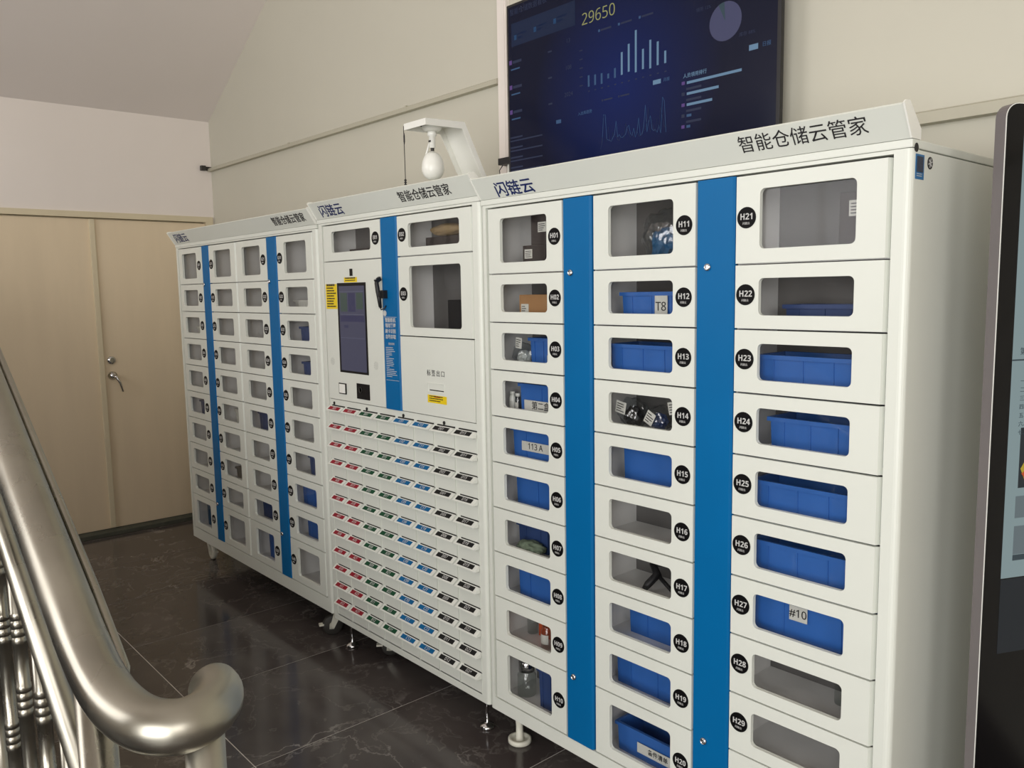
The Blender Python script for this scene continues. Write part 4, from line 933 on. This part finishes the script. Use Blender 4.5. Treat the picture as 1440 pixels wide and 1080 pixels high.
text('page_lettering', '操作说明', 0.030, P2, K, (0.235, -0.0016, 1.70)); text('page_lettering', '第一步', 0.016, P2, K, (0.085, -0.0016, 1.405))
for k, s in enumerate(('一、刷卡登录', '二、选择物料', '三、取出物品', '四、关闭柜门', '五、完成领用', '六、注意安全', '七、联系管理')):
    text('page_lettering', s, 0.012, P2, K, (0.066, -0.0016, 1.345 - 0.0175 * k), align='LEFT')
kf('page_photo', 0.074, 0.25, 1.125, 1.250, P3, 1)
mb = MB(); mb.prism([(0.078, 1.165), (0.098, 1.195), (0.128, 1.205), (0.160, 1.190), (0.170, 1.150), (0.120, 1.128), (0.090, 1.140)], 'y', -0.0020, -0.0014); obj('page_figure', mb.mesh('page_figure'), P5, K)
mb = MB(); mb.prism([(0.080, 1.155), (0.110, 1.175), (0.150, 1.160), (0.150, 1.135), (0.100, 1.133)], 'y', -0.0024, -0.0021); obj('page_figure', mb.mesh('page_figure'), P6, K)
kf('page_photo', 0.070, 0.25, 1.062, 1.108, P4, 1); kf('page_photo', 0.070, 0.25, 0.985, 1.045, P4, 1); kf('page_photo', 0.070, 0.25, 0.972, 0.984, P2, 1)
kf('page_photo', 0.27, 0.41, 0.985, 1.250, P4, 1)

# ------------------------------------------------------------------ stair railing
RY = -1.410
def zr(xx): return 1.082 + 0.555 * (-1.348 - xx)
def smooth(pts, n=8):
    P = [Vector(p) for p in pts]; out = []
    for i_ in range(len(P) - 1):
        p0 = P[max(i_ - 1, 0)]; p1 = P[i_]; p2 = P[i_ + 1]; p3 = P[min(i_ + 2, len(P) - 1)]
        for k in range(n):
            t_ = k / n; out.append(0.5 * ((2 * p1) + (p2 - p0) * t_ + (2 * p0 - 5 * p1 + 4 * p2 - p3) * t_ ** 2 + (3 * p1 - p0 - 3 * p2 + p3) * t_ ** 3))
    out.append(P[-1]); return out
rail = bpy.data.objects.new('stair_railing', None); COL.objects.link(rail); rail.location = (-1.165, -1.431, 0); WL[rail.name] = Vector(rail.location)
tag(rail, 'polished stainless stair railing with a thick curled handrail end', 'railing')
pth = [(-4.6, RY, zr(-4.6)), (-3.2, RY, zr(-3.2)), (-2.2, RY, zr(-2.2)), (-1.55, RY, zr(-1.55)), (-1.36, RY, zr(-1.36)), (-1.27, RY, 1.040), (-1.19, RY + 0.002, 1.008), (-1.130, RY + 0.010, 0.993),
       (-1.082, RY + 0.026, 0.987), (-1.055, RY + 0.054, 0.985), (-1.056, RY + 0.085, 0.985), (-1.078, RY + 0.112, 0.985), (-1.106, RY + 0.127, 0.985), (-1.132, RY + 0.131, 0.984)]
sp_ = smooth(pth, 8)
mb = MB(); mb.tube(sp_, 0.0350, 32, cap=False)
e = sp_[-1]; dirn = (sp_[-1] - sp_[-2]).normalized()
cap_path = [e + dirn * 0.016 * math.sin(a) for a in [PI / 2 * k / 6 for k in range(7)]]; cap_r = [max(0.0350 * math.cos(PI / 2 * k / 6), 0.0008) for k in range(7)]
mb.tube(cap_path, cap_r, 32, cap=False)
obj('handrail', mb.mesh('handrail'), M_STEEL, rail)
zl = lambda xx: 0.883 + 0.55 * (-1.438 - xx)
mb = MB(); mb.tube([(-4.6, RY, zl(-4.6)), (-1.262, RY, zl(-1.262))], 0.019, 20); obj('lower_rail', mb.mesh('lower_rail'), M_STEEL, rail)
mb = MB(); mb.tube([(-4.6, RY + 0.048, zr(-4.6) - 0.024), (-1.40, RY + 0.048, zr(-1.40) - 0.024), (-1.25, RY + 0.046, zr(-1.25) - 0.028), (-1.190, RY + 0.024, 0.988)], 0.0085, 14); obj('thin_rail', mb.mesh('thin_rail'), M_STEEL, rail)
def newel(x_, y_, top, zbot):
    mb = MB(); mb.lathe([(0.045, 0), (0.045, 0.012), (0.030, 0.018), (0.0262, 0.02), (0.0262, top - zbot)], (x_, y_, zbot), 32); obj('newel_post', mb.mesh('newel_post'), M_STEEL, rail)
newel(-1.236, RY, 0.995, 0.0); newel(-1.064, RY + 0.090, 0.965, 0.0)
def step_z(xx): 
    n = max(0, math.ceil((-1.30 - xx) / 0.28)); return n * 0.1555
k = 0; bxx = -1.425
while bxx > -4.4:
    top = zl(bxx) - 0.012; bot = step_z(bxx)
    mb = MB(); prof = [(0.020, bot), (0.020, bot + 0.008), (0.0125, bot + 0.01)]
    off_ = [0.06, 0.205][k % 1]
    for c0 in (top - 0.14, top - 0.285, top - 0.52):
        seg = []
        for q in range(4):
            zq = c0 - 0.014 + q * 0.0165
            seg += [(0.0125, zq - 0.0072), (0.0137, zq - 0.0062), (0.0139, zq), (0.0137, zq + 0.0062), (0.0125, zq + 0.0072)]
        prof += []
        mb_s = seg
        prof.append(('S', mb_s))
    flatp = [p for p in prof if p[0] != 'S']; segs = sorted([p[1] for p in prof if p[0] == 'S'], key=lambda s_: s_[0][1])
    full = flatp + [q for s_ in segs for q in s_ if q[1] > bot + 0.012] + [(0.0125, top)]
    mb.lathe(full, (bxx, RY, 0), 20); b_o = obj('baluster', mb.mesh('baluster'), M_STEEL, rail)
    bxx -= 0.168; k += 1
# stair flight on the camera's side of the railing
mb = MB(); 
for n in range(1, 12):
    xa = -1.30 - 0.28 * (n - 1); mb.box(xa - 0.28, xa, -2.75, RY + 0.05, 0.0, 0.1555 * n)
struct(obj('stair_flight', mb.mesh('stair_flight'), M_STEP)).name = 'trim_3'
